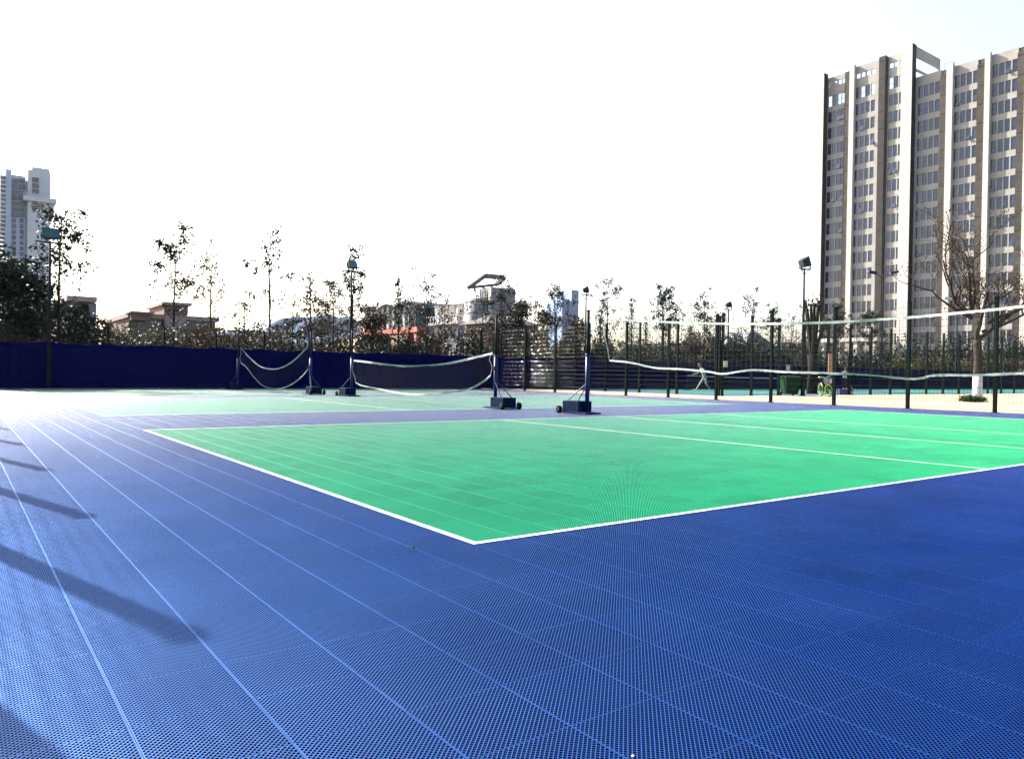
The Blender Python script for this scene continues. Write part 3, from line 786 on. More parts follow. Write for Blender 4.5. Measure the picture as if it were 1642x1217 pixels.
# pollarded tree behind the tall pole
def pollard():
    tp = onY(1305, 480, 24.2); H = tp[2]; rr = random.Random(4)
    root = empty('pollarded_tree', (tp[0], 24.2, -0.05), 0, 'pollarded dark tree with stubby upright limbs right of the big floodlight pole', 'tree')
    mb = MB(); mb.tube([(0, 0, 0), (0.03, 0, H * 0.25), (0, 0.02, H * 0.42)], [0.30, 0.24, 0.26], 9)
    P = []
    for i in range(9):
        a = i * 0.75; s = rr.uniform(0.15, 0.42) * (1 if i % 2 else 0.7); L = H * rr.uniform(0.72, 1.02)
        q = [(0, 0, H * 0.36), (math.cos(a) * s, math.sin(a) * s, H * 0.6), (math.cos(a) * s * 2.0, math.sin(a) * s * 2.0, L)]
        mb.tube(smooth_path(q, 4), [0.13, .12, .11, .10, .095, .09, .085, .08, .075][:9], 6)
        for k in range(12): P.append((q[2][0] + rr.gauss(0, .2), q[2][1] + rr.gauss(0, .2), q[2][2] + rr.gauss(-0.2, .25)))
    mb.build('trunk', M['bark'], root, True)
    link('crown', leaf_mesh('crown', P, 0.10, M['leaf_dark'], 9), root)
pollard()
# spreading tree on the sandy path
def path_tree():
    b = gnd(1567, 641); rr = random.Random(19); H = 8.0
    root = empty('spreading_tree', (b[0], b[1], -0.02), 0, 'spreading nearly bare tree with white painted trunk foot on the sandy path', 'tree')
    mb = MB(); w = MB()
    w.tube([(0, 0, 0), (0, 0, 0.25), (0.0, 0, 1.14)], [0.245, 0.21, 0.196], 14); w.build('painted_foot', M['limewash'], root, True)
    tips = []
    fork = Vector((0.02, 0.06, 2.75))
    mb.tube(smooth_path([(0, 0, 1.142), (0.02, 0.0, 1.9), tuple(fork)], 4), [0.193, .19, .185, .182, .178, .175, .172, .17, .168], 12)
    def limb(p, d, L, r, depth):
        k = 6; q = [p.copy()]; cur = p.copy(); dd = d.normalized()
        for i in range(k):
            dd = (dd + Vector((rr.gauss(0, 0.15), rr.gauss(0, 0.15), rr.gauss(0.05, 0.10)))).normalized(); cur = cur + dd * L / k; q.append(cur.copy())
        mb.tube(q, [max(0.009, r * (1 - 0.62 * i / k)) for i in range(k + 1)], 7 if depth < 2 else 4, False)
        if depth >= 2: tips.extend([q[-1], q[-2], q[3]])
        if depth < 4:
            for i in range(3 if depth < 4 else 2):
                a = q[rr.randint(2, k)]; az = rr.uniform(0, 2 * PI); e = rr.uniform(-0.25, 0.9)
                limb(a, dd * 0.75 + Vector((math.cos(az) * math.cos(e), math.sin(az) * math.cos(e), math.sin(e))) * 0.8, L * rr.uniform(0.5, 0.72), r * rr.uniform(0.42, 0.55), depth + 1)
    # camera right is about (+0.8,-0.6); camera left the opposite
    rt = Vector((0.8, -0.6, 0)); fw = Vector((0.6, 0.8, 0))
    limb(fork, rt * -0.25 + Vector((0, 0, 1)), 2.3, 0.125, 0)
    limb(fork, rt * 0.6 + Vector((0, 0, 0.8)), 2.5, 0.12, 0)
    top = fork + Vector((0, 0, 1.0)) - rt * 0.25
    limb(top, rt * -0.9 + Vector((0, 0, 0.5)), 2.5, 0.08, 1)
    limb(top, rt * -0.8 + fw * 0.2 + Vector((0, 0, 0.8)), 3.1, 0.085, 1)
    limb(fork + Vector((0, 0, 0.4)) + rt * 0.25, rt * 1.1 + fw * 0.2 + Vector((0, 0, 0.40)), 3.6, 0.09, 1)
    limb(fork + Vector((0, 0, 0.8)) + rt * 0.45, rt * 1.0 - fw * 0.2 + Vector((0, 0, 0.75)), 3.5, 0.085, 1)
    limb(fork + Vector((0, 0, 1.3)) - rt * 0.3, fw * -0.5 + Vector((0, 0, 1)), 2.6, 0.08, 1)
    limb(fork + Vector((0, 0, 1.3)) - rt * 0.3, rt * 0.35 + Vector((0, 0, 1)), 2.8, 0.08, 1)
    limb(fork + Vector((0, 0, 1.2)) - rt * 0.3, fw * 0.7 - rt * 0.4 + Vector((0, 0, 0.9)), 2.4, 0.07, 1)
    mb.build('trunk', M['bark_tan'], root, True)
    r2 = np.random.default_rng(8); P = []
    for p in tips:
        if rr.random() < 0.5: P.extend(r2.normal(size=(rr.randint(2, 6), 3)) * 0.16 + np.array(p))
    link('crown', leaf_mesh('crown', P, 0.05, M['leaf_tan'], 5, 0.55), root)
path_tree()
def low_bush():
    b = gnd(1556, 644.5); rr = random.Random(3); lob = []
    for i in range(14):
        t = rr.uniform(-0.42, 0.42); s = rr.uniform(-0.25, 0.25); lob.append((t * 0.8 * 1.25 + s * 0.6, -t * 0.6 * 1.25 + s * 0.8, rr.uniform(0.06, 0.16), rr.uniform(0.14, 0.22), 0.7))
    P, V = clump_points(rr, lob, 2600)
    root = empty('low_bush', (b[0], b[1], -0.01), 0, 'low clipped green bush at the foot of the tree on the sandy path', 'bush')
    link('crown', leaf_mesh('crown', P, 0.035, M['leaf_green'], 6, 0.6, V), root)
    mb = MB()
    for l in lob[:6]: mb.tube([(l[0] * 0.6, l[1] * 0.6, 0), (l[0], l[1], l[2])], [0.012, 0.006], 4, False)
    mb.build('trunk', M['bark'], root)
low_bush()

# ================================================================== high building on the right
M['cream_stone'] = material('cream_stone', (0.35, 0.33, 0.295), (0.41, 0.39, 0.35), scale=0.5, rough=0.9, spec=0.15, coord='World', bump=0.2, bscale=2.0)
M['grey_stone'] = material('grey_stone_spandrel', (0.225, 0.212, 0.19), (0.28, 0.265, 0.24), scale=0.4, rough=0.9, spec=0.15, coord='World')
M['brown_clad'] = material('brown_cladding', (0.034, 0.031, 0.026), (0.05, 0.045, 0.038), scale=0.8, rough=0.85, spec=0.15, coord='World', rand=0.12)
M['dark_clad_and_shade'] = material('dark_cladding_and_shade', (0.016, 0.015, 0.015), (0.028, 0.025, 0.023), scale=0.8, rough=0.8, spec=0.2, coord='World')  # cladding colour, also used as painted shade on the big pier sides
M['win_glass'] = material('window_glass', (0.010, 0.016, 0.042), rough=0.12, spec=0.6, rand=0.55)
M['win_frame'] = material('window_frame', (0.05, 0.05, 0.055), rough=0.5, spec=0.4)
DT = 152.12; WALL = DT + 0.45
tower = empty('tower_block', (DT, 75.0, 0), 0, 'high cream stone tower block with brown piers and rows of dark windows at the right', 'building')
def tp_(mb): mb.v = [(x - DT, y - 75.0, z) for x, y, z in mb.v]; return mb
FL = 3.45
rowsz = [57.2 - FL * i for i in range(16)]
SEE = [60.65]
winlist = []
openings = []
def bay(y1, y0, ztop, centers, left):
    """wall of one bay between y0<y1, openings at the window centres"""
    mb = MB(); hw = 0.43; hh = 1.15
    cols = sorted(centers); zs = sorted(rowsz + (SEE if left else []))
    holes_z = [(z - hh, z + hh) for z in zs]
    if left: holes_z.append((63.75, 64.75))
    edges = [y0] + [e for c in cols for e in (c - hw, c + hw)] + [y1]
    for a, b in zip(edges[0::2], edges[1::2]): mb.box(WALL, WALL + 0.3, a, b, 0, ztop)
    for c in cols:
        z = 0
        for a, b in holes_z:
            mb.box(WALL + 0.004, WALL + 0.3, c - hw, c + hw, z, a); z = b
        mb.box(WALL + 0.004, WALL + 0.3, c - hw, c + hw, z, ztop)
    tp_(mb).build('bay_wall', M['grey_stone'], tower)
    for c in cols:
        for z in zs: winlist.append((c, z, z in SEE))
def pier(y1, y0, z, depth, mat, name='pier'):
    mb = MB(); mb.box(WALL - depth, WALL - 0.003, y0, y1, 0, z); tp_(mb).build(name, mat, tower)
def brown(y1, y0, z, depth=0.35, mat='brown_clad'):
    zz = 0.0; k = 0
    while zz < z - 0.5:
        t = min(z, zz + FL - 0.09)
        mb = MB(); mb.box(WALL - depth, WALL - 0.003, y0 + 0.004, y1 - 0.004, zz, t); tp_(mb).build('brown_panel', M[mat], tower)
        zz += FL; k += 1
    mb = MB(); mb.box(WALL - depth + 0.06, WALL - 0.004, y0 + 0.01, y1 - 0.01, 0, z - 0.1); tp_(mb).build('panel_backing', M['dark_clad_and_shade'], tower)
HL_, HR_ = 66.7, 60.8
def cen(y1, y0, n, p=1.07): m = (y1 + y0) / 2; return [m + (k - (n - 1) / 2) * p for k in range(n)]
pier(95.4, 93.47, HL_, 1.5, M['cream_stone'])
bay(93.47, 89.36, HL_ - 0.9, [92.85, 91.75, 90.65, 89.85], True)
for y_ in (93.47, 74.68):  # thin dark panels paint the shade on the -Y sides of both big piers
    mb = MB(); mb.box(WALL - 1.46, WALL - 0.005, y_ - 0.06, y_ - 0.004, 0, HL_ - 0.05); tp_(mb).build('pier_side_shade', M['dark_clad_and_shade'], tower)
brown(89.36, 88.10, HL_ - 0.8)
pier(88.10, 87.07, HL_, 0.72, M['cream_stone'])
bay(87.07, 81.88, HL_ - 0.4, [86.55, 85.5, 84.4, 83.3], True)
brown(81.88, 80.5, HL_ - 0.2, 0.55, 'dark_clad_and_shade')
pier(80.5, 80.19, HL_ - 0.5, 0.45, M['dark_clad_and_shade'])
bay(80.19, 76.77, HL_ - 0.5, [79.55, 78.55, 77.5], True)
pier(76.77, 74.68, HL_ + 0.1, 1.5, M['cream_stone'])
yy = 74.68
for q, (b1, b0, br, cr) in enumerate(((74.68, 69.83, 68.57, 67.44), (67.44, 63.28, 61.90, 61.00), (61.00, 56.68, 55.40, 54.35), (54.35, 50.0, 48.7, 47.7), (47.7, 43.4, 42.1, 41.0))):
    bay(b1, b0, HR_ - 0.5, cen(b1 - (0.35 if q == 0 else 0.1), b0, 4, 1.07), False)
    brown(b0, br, HR_ - 1.6); pier(br, cr, HR_, 0.72, M['cream_stone'])
mb = MB(); mb.box(WALL + 0.55, DT + 20, 74.9, 95.3, 0, 58.9); mb.box(WALL + 0.55, DT + 20, 41.0, 74.88, 0, 60.2); tp_(mb).build('core', M['grey_stone'], tower)
mb = MB()
for z0, z1 in ((64.7, 66.7), (62.0, 62.35)): mb.box(WALL + 0.32, DT + 11, 74.9, 75.3, z0, z1)
mb.box(DT + 10.4, DT + 11, 74.9, 75.3, 60.2, 61.99); mb.box(DT + 10.4, DT + 11, 74.9, 75.3, 62.36, 64.69)
mb.box(WALL + 0.32, DT + 11, 94.8, 95.2, 65.3, 66.6)
tp_(mb).build('roof_frame', M['grey_stone'], tower)
mb = MB(); mb.box(WALL + 0.32, DT + 20, 41.0, 74.85, 60.202, 60.25)
for yq in (69.2, 62.6, 56.0): mb.tube([(WALL + 0.6, yq - 1.5, 60.3), (WALL + 0.6, yq - 1.5, 61.5)], 0.05, 6); mb.tube([(WALL + 0.6, yq + 0.3, 60.3), (WALL + 0.6, yq + 0.3, 61.5)], 0.05, 6); mb.tube([(WALL + 0.6, yq - 1.5, 61.5), (WALL + 0.6, yq + 0.3, 61.5)], 0.05, 6)
tp_(mb).build('roof_rail', M['grey_stone'], tower)
mb = MB(); mb.box(DT - 7, WALL - 1.6, 77.5, 97.0, 8.2, 9.0)
for k in range(6): mb.box(DT - 6.8, DT - 6.0, 78 + k * 3.6, 78.8 + k * 3.6, 0, 8.2)
tp_(mb).build('entrance_canopy', M['cream_stone'], tower)
# windows: two meshes, shared
def window_mesh(open_=False, empty_=False):
    mb = MB(); hw, hh, t = 0.428, 1.148, 0.055
    mb.cm = 1
    mb.box(0.06, 0.14, -hw, -hw + t, -hh, hh); mb.box(0.06, 0.14, hw - t, hw, -hh, hh)
    mb.box(0.06, 0.14, -hw + t, hw - t, -hh, -hh + t); mb.box(0.06, 0.14, -hw + t, hw - t, hh - t, hh); mb.box(0.06, 0.14, -hw + t, hw - t, -0.12, -0.05)
    mb.cm = 0
    if not empty_:
        if open_:
            mb.quad((0.10, -hw + t, -0.05), (0.10, hw - t, -0.05), (0.10, hw - t, hh - t), (0.10, -hw + t, hh - t))
            mb.quad((-0.28, -hw + t, -hh + t), (-0.28, hw - t, -hh + t), (0.055, hw - t, -0.12), (0.055, -hw + t, -0.12))
        else:
            mb.quad((0.10, -hw + t, -hh + t), (0.10, hw - t, -hh + t), (0.10, hw - t, hh - t), (0.10, -hw + t, hh - t))
    return mb
wm = [window_mesh(), window_mesh(True), window_mesh(False, True)]
wme = [w.mesh('window', [M['win_glass'], M['win_frame']]) for w in wm]
back = MB()
winlist.sort(key=lambda w: (-(1 if w[1] > 8 else 0), w[0]))
rr = random.Random(9); restw = MB()
for i, (y, z, see) in enumerate(winlist):
    v = 2 if see and rr.random() < 0.75 else (1 if rr.random() < 0.07 else 0)
    if i < 300: link('window', wme[v], tower, (WALL - DT, y - 75.0, z))
    else:
        n = len(restw.v); restw.v += [(a + WALL - DT, b + y - 75.0, c + z) for a, b, c in wm[v].v]
        restw.f += [tuple(q + n for q in f) for f in wm[v].f]; restw.m += wm[v].m
if restw.v:
    o = restw.build('windows', [M['win_glass'], M['win_frame']], tower); o['kind'] = 'stuff'

# ================================================================== unfinished tower on the left
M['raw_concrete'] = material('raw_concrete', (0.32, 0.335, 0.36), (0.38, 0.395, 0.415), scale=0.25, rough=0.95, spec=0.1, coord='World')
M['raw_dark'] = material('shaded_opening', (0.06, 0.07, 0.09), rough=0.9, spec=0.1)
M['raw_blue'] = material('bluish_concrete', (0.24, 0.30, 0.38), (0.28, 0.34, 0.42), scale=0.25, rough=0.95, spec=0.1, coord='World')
YT = 235.0
def tx(px, py=400): return onY(px, py, YT)
lt = empty('unfinished_tower', (tx(40)[0], YT, 0), 0, 'distant unfinished grey concrete tower at the far left', 'building')
ox, oy = lt.location.x, lt.location.y
def loc(mb): mb.v = [(x - ox, y - oy, z) for x, y, z in mb.v]; return mb
zL = tx(25, 281)[2]; zR = tx(60, 276)[2]; zP = tx(10, 272)[2]
xa, xb, xc, xd = tx(8)[0], tx(40)[0], tx(43)[0], tx(79)[0]
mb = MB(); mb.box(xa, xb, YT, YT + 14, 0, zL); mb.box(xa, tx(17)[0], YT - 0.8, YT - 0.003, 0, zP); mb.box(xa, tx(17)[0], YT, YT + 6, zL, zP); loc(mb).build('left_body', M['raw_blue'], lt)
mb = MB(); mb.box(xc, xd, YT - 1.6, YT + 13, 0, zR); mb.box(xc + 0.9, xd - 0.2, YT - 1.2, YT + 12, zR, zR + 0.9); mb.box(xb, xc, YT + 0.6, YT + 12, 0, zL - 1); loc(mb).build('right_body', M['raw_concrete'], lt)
zr0, zr1 = tx(60, 326)[2], tx(60, 319)[2]
mb = MB(); mb.box(xc - 1, xd + 1.3, YT - 2.8, YT + 14, zr0, zr1)
for k in range(26):
    x = xc - 1 + k * (xd - xc + 2.3) / 25; mb.box(x - 0.05, x + 0.05, YT - 2.8, YT - 2.7, zr1, zr1 + 0.9)
mb.box(xd, xd + 0.9, YT - 1.2, YT + 10, zr0 - 3.2, zr0); loc(mb).build('work_platform', M['raw_concrete'], lt)
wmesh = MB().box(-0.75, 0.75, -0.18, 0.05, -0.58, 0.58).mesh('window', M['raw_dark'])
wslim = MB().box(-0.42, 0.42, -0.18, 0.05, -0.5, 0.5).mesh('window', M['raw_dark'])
for k in range(22):
    py = 291 + k * 9.0
    if py > 460: break
    for pxw, wz in ((22.5, 1), (34.5, 1)):
        p = tx(pxw, py); me = wmesh if k < 7 else wslim
        link('window', me, lt, (p[0] - ox, -0.1, p[2]))
    if k < 6 and k != 3:
        p = tx(56, py); link('window', wmesh, lt, (p[0] - ox, -1.7, p[2]))
for k in range(26):
    py = 284 + k * 6.9; p = tx(5, py)
    MB().box(xa - ox - 1.2, xa - ox - 0.004, -1.4, 4, p[2] - 0.16, p[2] + 0.16).build('balcony_slab', M['raw_concrete'], lt)
    MB().box(xa - ox - 1.2, xa - ox - 1.05, -1.4, 4, p[2] + 0.17, p[2] + 0.75).build('balcony_rail', M['raw_concrete'], lt)

# ================================================================== buildings behind the trees
M['brownstone'] = material('brown_render', (0.115, 0.08, 0.072), (0.15, 0.105, 0.095), scale=0.6, rough=0.95, spec=0.1, coord='World')
M['brown_trim'] = material('brown_trim', (0.19, 0.145, 0.13), (0.23, 0.175, 0.16), scale=0.8, rough=0.9, spec=0.1, coord='World')
M['white_wall'] = material('white_render', (0.36, 0.35, 0.34), (0.44, 0.43, 0.42), scale=0.5, rough=0.9, spec=0.15, coord='World')
M['grey_wall'] = material('grey_panel', (0.135, 0.128, 0.135), (0.175, 0.168, 0.172), scale=0.5, rough=0.7, spec=0.25, coord='World')
M['red_paint'] = material('red_paint', (0.36, 0.095, 0.07), (0.42, 0.12, 0.09), scale=0.8, rough=0.7, spec=0.2, coord='World')
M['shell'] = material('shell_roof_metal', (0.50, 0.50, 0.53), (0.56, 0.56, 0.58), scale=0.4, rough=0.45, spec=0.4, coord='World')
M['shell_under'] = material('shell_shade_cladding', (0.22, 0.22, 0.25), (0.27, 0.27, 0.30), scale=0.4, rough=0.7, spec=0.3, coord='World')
M['teal_glass'] = material('teal_glass', (0.035, 0.085, 0.085), (0.05, 0.11, 0.108), scale=0.6, rough=0.12, spec=0.6, coord='World')
M['blue_glass'] = material('blue_curtain_glass', (0.16, 0.26, 0.46), (0.20, 0.32, 0.54), scale=0.1, rough=0.2, spec=0.7, coord='World')
M['roof_grey'] = material('grey_roof', (0.075, 0.07, 0.072), (0.10, 0.095, 0.095), scale=0.8, rough=0.8, spec=0.2, coord='World')

class Bld:
    """a building standing on the plane Y = const; rectangles are given by photo pixels of its front"""
    def __init__(s, name, Y, pxm, label):
        s.Y = Y; s.c = onY(pxm, 560, Y); s.root = empty(name, (s.c[0], Y, 0), 0, label, 'building')
    def X(s, px): return onY(px, 540, s.Y)[0] - s.c[0]
    def Z(s, px, py): return onY(px, py, s.Y)[2]
    def rect(s, part, px0, px1, py0, py1, mat, d0=0.0, d1=6.0, parent=None, ground=False):
        pm = (px0 + px1) / 2; z1 = s.Z(pm, py0); z0 = 0 if ground else s.Z(pm, py1)
        return MB().box(s.X(px0), s.X(px1), d0, d1, z0, z1).build(part, M[mat], parent or s.root)
    def window(s, px, py, w, h, mat='win_glass', frame='win_frame', d=-0.06):
        x, z = s.X(px), s.Z(px, py)
        o = MB().box(x - w / 2, x + w / 2, d, d + 0.058, z - h / 2, z + h / 2).build('window', M[frame], s.root)
        t = 0.09
        MB().box(x - w / 2 + t, x - 0.03, d - 0.02, d - 0.002, z - h / 2 + t, z + h / 2 - t).build('pane', M[mat], o)
        MB().box(x + 0.03, x + w / 2 - t, d - 0.02, d - 0.002, z - h / 2 + t, z + h / 2 - t).build('pane', M[mat], o)
b = Bld('brown_building', 82, 270, 'brown building with a square roof turret and wide cornice behind the slender trees')
b.rect('wall', 206, 345, 514, 600, 'brownstone', 0, 14, ground=True)
b.rect('cornice', 203, 349, 506, 513, 'brown_trim', -0.6, 14.6)
b.rect('turret', 258.5, 296.5, 492, 506, 'brownstone', -1.2, 6)
b.rect('turret_cornice', 255.5, 299.5, 487, 491.5, 'brown_trim', -2.0, 7)
b.rect('turret_base', 261, 294, 506.5, 560, 'brown_trim', -1.0, -0.62)
b.rect('side_block', 205, 237, 504, 515, 'brownstone', -1.6, -0.62)
b.rect('side_cornice', 202, 240, 501.5, 504, 'brown_trim', -2.2, 0.5)
for k in range(12): b.window(213 + k * 4.1, 523, 0.42, 1.1, d=-0.05)
for k in range(10): b.window(300 + k * 4.4, 523, 0.42, 1.1, d=-0.05)
b.rect('stair_glass', 274.5, 281, 512, 530, 'teal_glass', -1.12, -1.0)
b = Bld('dark_block', 78, 130, 'dark flat roofed block behind the far left floodlight')
b.rect('wall', 108, 150, 484, 600, 'brownstone', 0, 10, ground=True)
b.rect('cornice', 105, 153, 476, 484, 'brown_trim', -0.8, 10.8)
for k in range(4): b.window(115 + k * 9, 500, 1.2, 1.6)
# shell roofed hall
def shell(b, pts, thick_px, depth, mat, part, d0=0.0):
    P = [(b.X(x), d0, b.Z(x, y)) for x, y in pts]
    P = smooth_path(P, 5); mb = MB(); t = thick_px
    n = len(P)
    for i, p in enumerate(P):
        mb.v += [p, (p[0], d0, p[2] - t), (p[0], d0 + depth, p[2] + 0.3), (p[0], d0 + depth, p[2] + 0.3 - t)]
    for i in range(n - 1):
        a, c = i * 4, (i + 1) * 4
        for q in ((0, 1, 1, 0), ): mb.face((a, c, c + 1, a + 1))
        mb.face((a + 2, a + 3, c + 3, c + 2)); mb.face((a, a + 2, c + 2, c)); mb.face((a + 1, c + 1, c + 3, a + 3))
    mb.face((0, 1, 3, 2)); e = (n - 1) * 4; mb.face((e, e + 2, e + 3, e + 1))
    return mb.build(part, M[mat], b.root, True)
def infill(b, pts, base_y, d0, d1, mat, part):
    P = smooth_path([(b.X(x), d0, b.Z(x, y)) for x, y in pts], 5); mb = MB()
    lo = 0.0
    poly = [p for p in P] + [(P[-1][0], d0, lo), (P[0][0], d0, lo)]
    mb.prism(poly[::-1], (0, d1 - d0, 0)); mb.build(part, M[mat], b.root)
b = Bld('shell_roof_hall', 105, 470, 'pale hall with several curved shell roofs behind the far net')
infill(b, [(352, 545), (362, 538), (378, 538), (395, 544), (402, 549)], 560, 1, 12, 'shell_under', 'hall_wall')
shell(b, [(350, 536), (364, 532.5), (380, 534.5), (396, 542), (406, 550)], 0.35, 14, 'shell', 'shell_roof')
b.rect('link_wall', 386, 442, 531, 600, 'white_wall', 6, 14, ground=True)
b.rect('link_roof', 384, 444, 527.5, 531, 'shell_under', 5.5, 14.5)
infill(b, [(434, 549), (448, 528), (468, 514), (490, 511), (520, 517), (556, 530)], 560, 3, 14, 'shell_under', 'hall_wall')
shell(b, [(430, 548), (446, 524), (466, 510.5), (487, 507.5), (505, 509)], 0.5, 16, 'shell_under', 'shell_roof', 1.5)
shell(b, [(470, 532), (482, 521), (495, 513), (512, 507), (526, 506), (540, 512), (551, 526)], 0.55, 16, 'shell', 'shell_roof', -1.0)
shell(b, [(536, 518), (548, 510), (560, 508), (570, 514), (578, 528)], 0.5, 14, 'shell', 'shell_roof', -0.4)
shell(b, [(466, 548), (490, 544), (520, 540), (560, 535)], 0.7, 5, 'shell', 'entrance_roof', -3.5)
# buildings whose fronts face the sun side (plane X = const)
class XBld:
    def __init__(s, name, X0, pxm, label):
        s.X0 = X0; s.c = onX(pxm, 560, X0); s.root = empty(name, (X0, s.c[1], 0), 0, label, 'building')
    def Y(s, px): return onX(px, 540, s.X0)[1] - s.c[1]
    def Z(s, px, py): return onX(px, py, s.X0)[2]
    def rect(s, part, px0, px1, py0, py1, mat, d0=0.0, d1=6.0, parent=None, ground=False, ref=None):
        pm = ref or (px0 + px1) / 2; z1 = s.Z(pm, py0); z0 = 0 if ground else s.Z(pm, py1)
        return MB().box(d0, d1, s.Y(px1), s.Y(px0), z0, z1).build(part, M[mat], parent or s.root)
    def window(s, px, py, w, h, ref=None, d=-0.08, mat='win_glass', frame='white_wall'):
        y, z = s.Y(px), s.Z(ref or px, py)
        o = MB().box(d, d + 0.078, y - w / 2, y + w / 2, z - h / 2, z + h / 2).build('window', M[frame], s.root); t = 0.09
        for a_, b_ in ((y - w / 2 + t, y - 0.03), (y + 0.03, y + w / 2 - t)):
            MB().box(d - 0.02, d - 0.002, a_, b_, z - h / 2 + t, z + h / 2 - t).build('pane', M[mat], o)
b = XBld('red_frame_building', 57.0, 625, 'building with a red frame below white fins and teal glass')
b.rect('wall', 582, 668, 536, 600, 'teal_glass', 0.9, 9, ground=True, ref=625)
b.rect('red_beam', 578, 673, 528, 536, 'red_paint', -0.5, 0.88, ref=625)
for x in (579, 590, 603, 655, 668): b.rect('red_column', x, x + 3.2, 536.1, 600, 'red_paint', -0.4, 0.6, ground=True, ref=625)
b.rect('glass_wall', 591, 666, 493, 527.9, 'teal_glass', 0.5, 7, ref=625)
for k in range(9): b.rect('white_fin', 590 + k * 8.6, 593.2 + k * 8.6, 491, 527.9, 'white_wall', -0.55, 0.48, ref=625)
for k in range(3):
    p0 = 588 + k * 27
    P = smooth_path([(0, b.Y(x), b.Z(625, y)) for x, y in ((p0, 492), (p0 + 7, 488.5), (p0 + 14, 486.5), (p0 + 21, 488.5), (p0 + 26.5, 490.8))], 4); mb = MB()
    for p in P: mb.v += [(-1.3, p[1], p[2]), (-1.3, p[1], p[2] - 0.3), (8, p[1], p[2]), (8, p[1], p[2] - 0.3)]
    for i in range(len(P) - 1):
        a_, c_ = i * 4, i * 4 + 4
        for q in ((a_, a_ + 1, c_ + 1, c_), (a_ + 2, c_ + 2, c_ + 3, a_ + 3), (a_, c_, c_ + 2, a_ + 2), (a_ + 1, a_ + 3, c_ + 3, c_ + 1)): mb.face(q)
    e = len(P) * 4 - 4; mb.face((0, 2, 3, 1)); mb.face((e, e + 1, e + 3, e + 2))
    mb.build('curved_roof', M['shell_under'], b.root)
b = XBld('white_building', 58.0, 735, 'white building with a balcony, round grey corner and angled roof frame')
b.rect('rear_wing', 674, 697, 493, 600, 'brown_trim', 0.8, 9, ground=True)
for x in (679, 685, 691): b.window(x, 500, 1.5, 1.5, ref=685, d=0.70, frame='brownstone'); b.window(x, 515, 1.5, 1.5, ref=685, d=0.70, frame='brownstone')
b.rect('wall', 697, 748, 489, 600, 'white_wall', 0, 9, ground=True, ref=735)
b.rect('parapet', 696.5, 748, 487, 488.9, 'grey_wall', -0.2, 9.2, ref=735)
b.rect('balcony', 697, 748, 516, 520.5, 'white_wall', -1.5, -0.003, ref=735)
for k in range(11): b.rect('balcony_post', 698 + k * 4.7, 698.6 + k * 4.7, 507.6, 516, 'white_wall', -1.45, -1.35, ref=735)
b.rect('balcony_rail', 697, 748, 506.2, 507.5, 'white_wall', -1.5, -1.3, ref=735)
for x, y in ((705, 496.5), (715, 496.5), (725, 496.5), (738, 496.5), (715, 533), (727, 533), (739, 533), (708, 512), (722, 512), (736, 512)): b.window(x, y, 1.5, 1.7, ref=735)
yc = (b.Y(746) + b.Y(771)) / 2; rad = (b.Y(746) - b.Y(771)) / 2 * 0.92
MB().tube([(rad * 0.4, yc, 0), (rad * 0.4, yc, b.Z(757, 480.5))], rad, 28).build('round_corner', M['grey_wall'], b.root, True)
for py in (486, 504, 525):
    z = b.Z(757, py); MB().tube([(rad * 0.4, yc, z), (rad * 0.4, yc, z + 0.12)], rad + 0.03, 28).build('joint_band', M['roof_grey'], b.root, True)
yl, yr = b.Y(757), b.Y(776); dx_ = 5.2
zt_ = b.Z(766, 461)
MB().box(1.2, dx_, yr, yl, 0, zt_).build('stair_tower', M['grey_wall'], b.root)
MB().box(1.08, 1.19, yr + 0.5, yl - 0.3, b.Z(766, 500), zt_ - 0.4).build('stair_glass', M['teal_glass'], b.root)
for k in range(5): yy_ = yr + 0.5 + (yl - yr - 0.8) * k / 4; MB().box(1.0, 1.075, yy_ - 0.04, yy_ + 0.04, b.Z(766, 500), zt_ - 0.4).build('glass_mullion', M['white_wall'], b.root)
MB().box(1.0, 1.198, yr - 0.05, yr + 0.42, 0, zt_ - 0.02).build('white_edge', M['white_wall'], b.root)
for py in (487, 503): z = b.Z(785, py); MB().box(1.15, dx_ + 0.05, yr - 0.04, yr - 0.003, z, z + 0.10).build('joint_band', M['roof_grey'], b.root)
o_ = Vector((b.X0, b.c[1], 0))
Q = [Vector(onX(752, 461.5, b.X0 + 0.4)) - o_, Vector(onX(778, 442.5, b.X0 + 2.6)) - o_, Vector(onX(807, 445.5, b.X0 + 5.4)) - o_, Vector(onX(797, 456.5, b.X0 + 5.2)) - o_]
mb = MB()
for i, wd in ((0, 0.62), (1, 0.75), (2, 0.55), (3, 0.30)):
    a_, c_ = Q[i], Q[(i + 1) % 4]; d = (c_ - a_).normalized(); n = Vector((0.62, -0.52, 0.3)).normalized(); u = d.cross(n).normalized()
    mb.prism([a_ - n * 0.25 - u * wd / 2, a_ + n * 0.25 - u * wd / 2, a_ + n * 0.25 + u * wd / 2, a_ - n * 0.25 + u * wd / 2], c_ - a_)
for t_ in (0.2, 0.5, 0.8):
    p_ = Q[3].lerp(Q[0], t_); mb.box(p_.x - 0.12, p_.x + 0.12, p_.y - 0.12, p_.y + 0.12, zt_ - 0.3, p_.z)
mb.build('roof_frame', M['roof_grey'], b.root)
b = Bld('hip_roof_house', 66, 820, 'low house with a grey hip roof between the stair tower and the evergreen tree')
b.rect('wall', 788, 868, 520, 600, 'brownstone', 0.6, 5, ground=True)
zr, ze = b.Z(820, 503), b.Z(820, 520)
mb = MB(); xa_, xb_ = b.X(782), b.X(874)
mb.v = [(xa_, 0, ze), (xb_, 0, ze), (xb_, 6, ze), (xa_, 6, ze), (b.X(812), 3, zr), (b.X(840), 3, zr)]
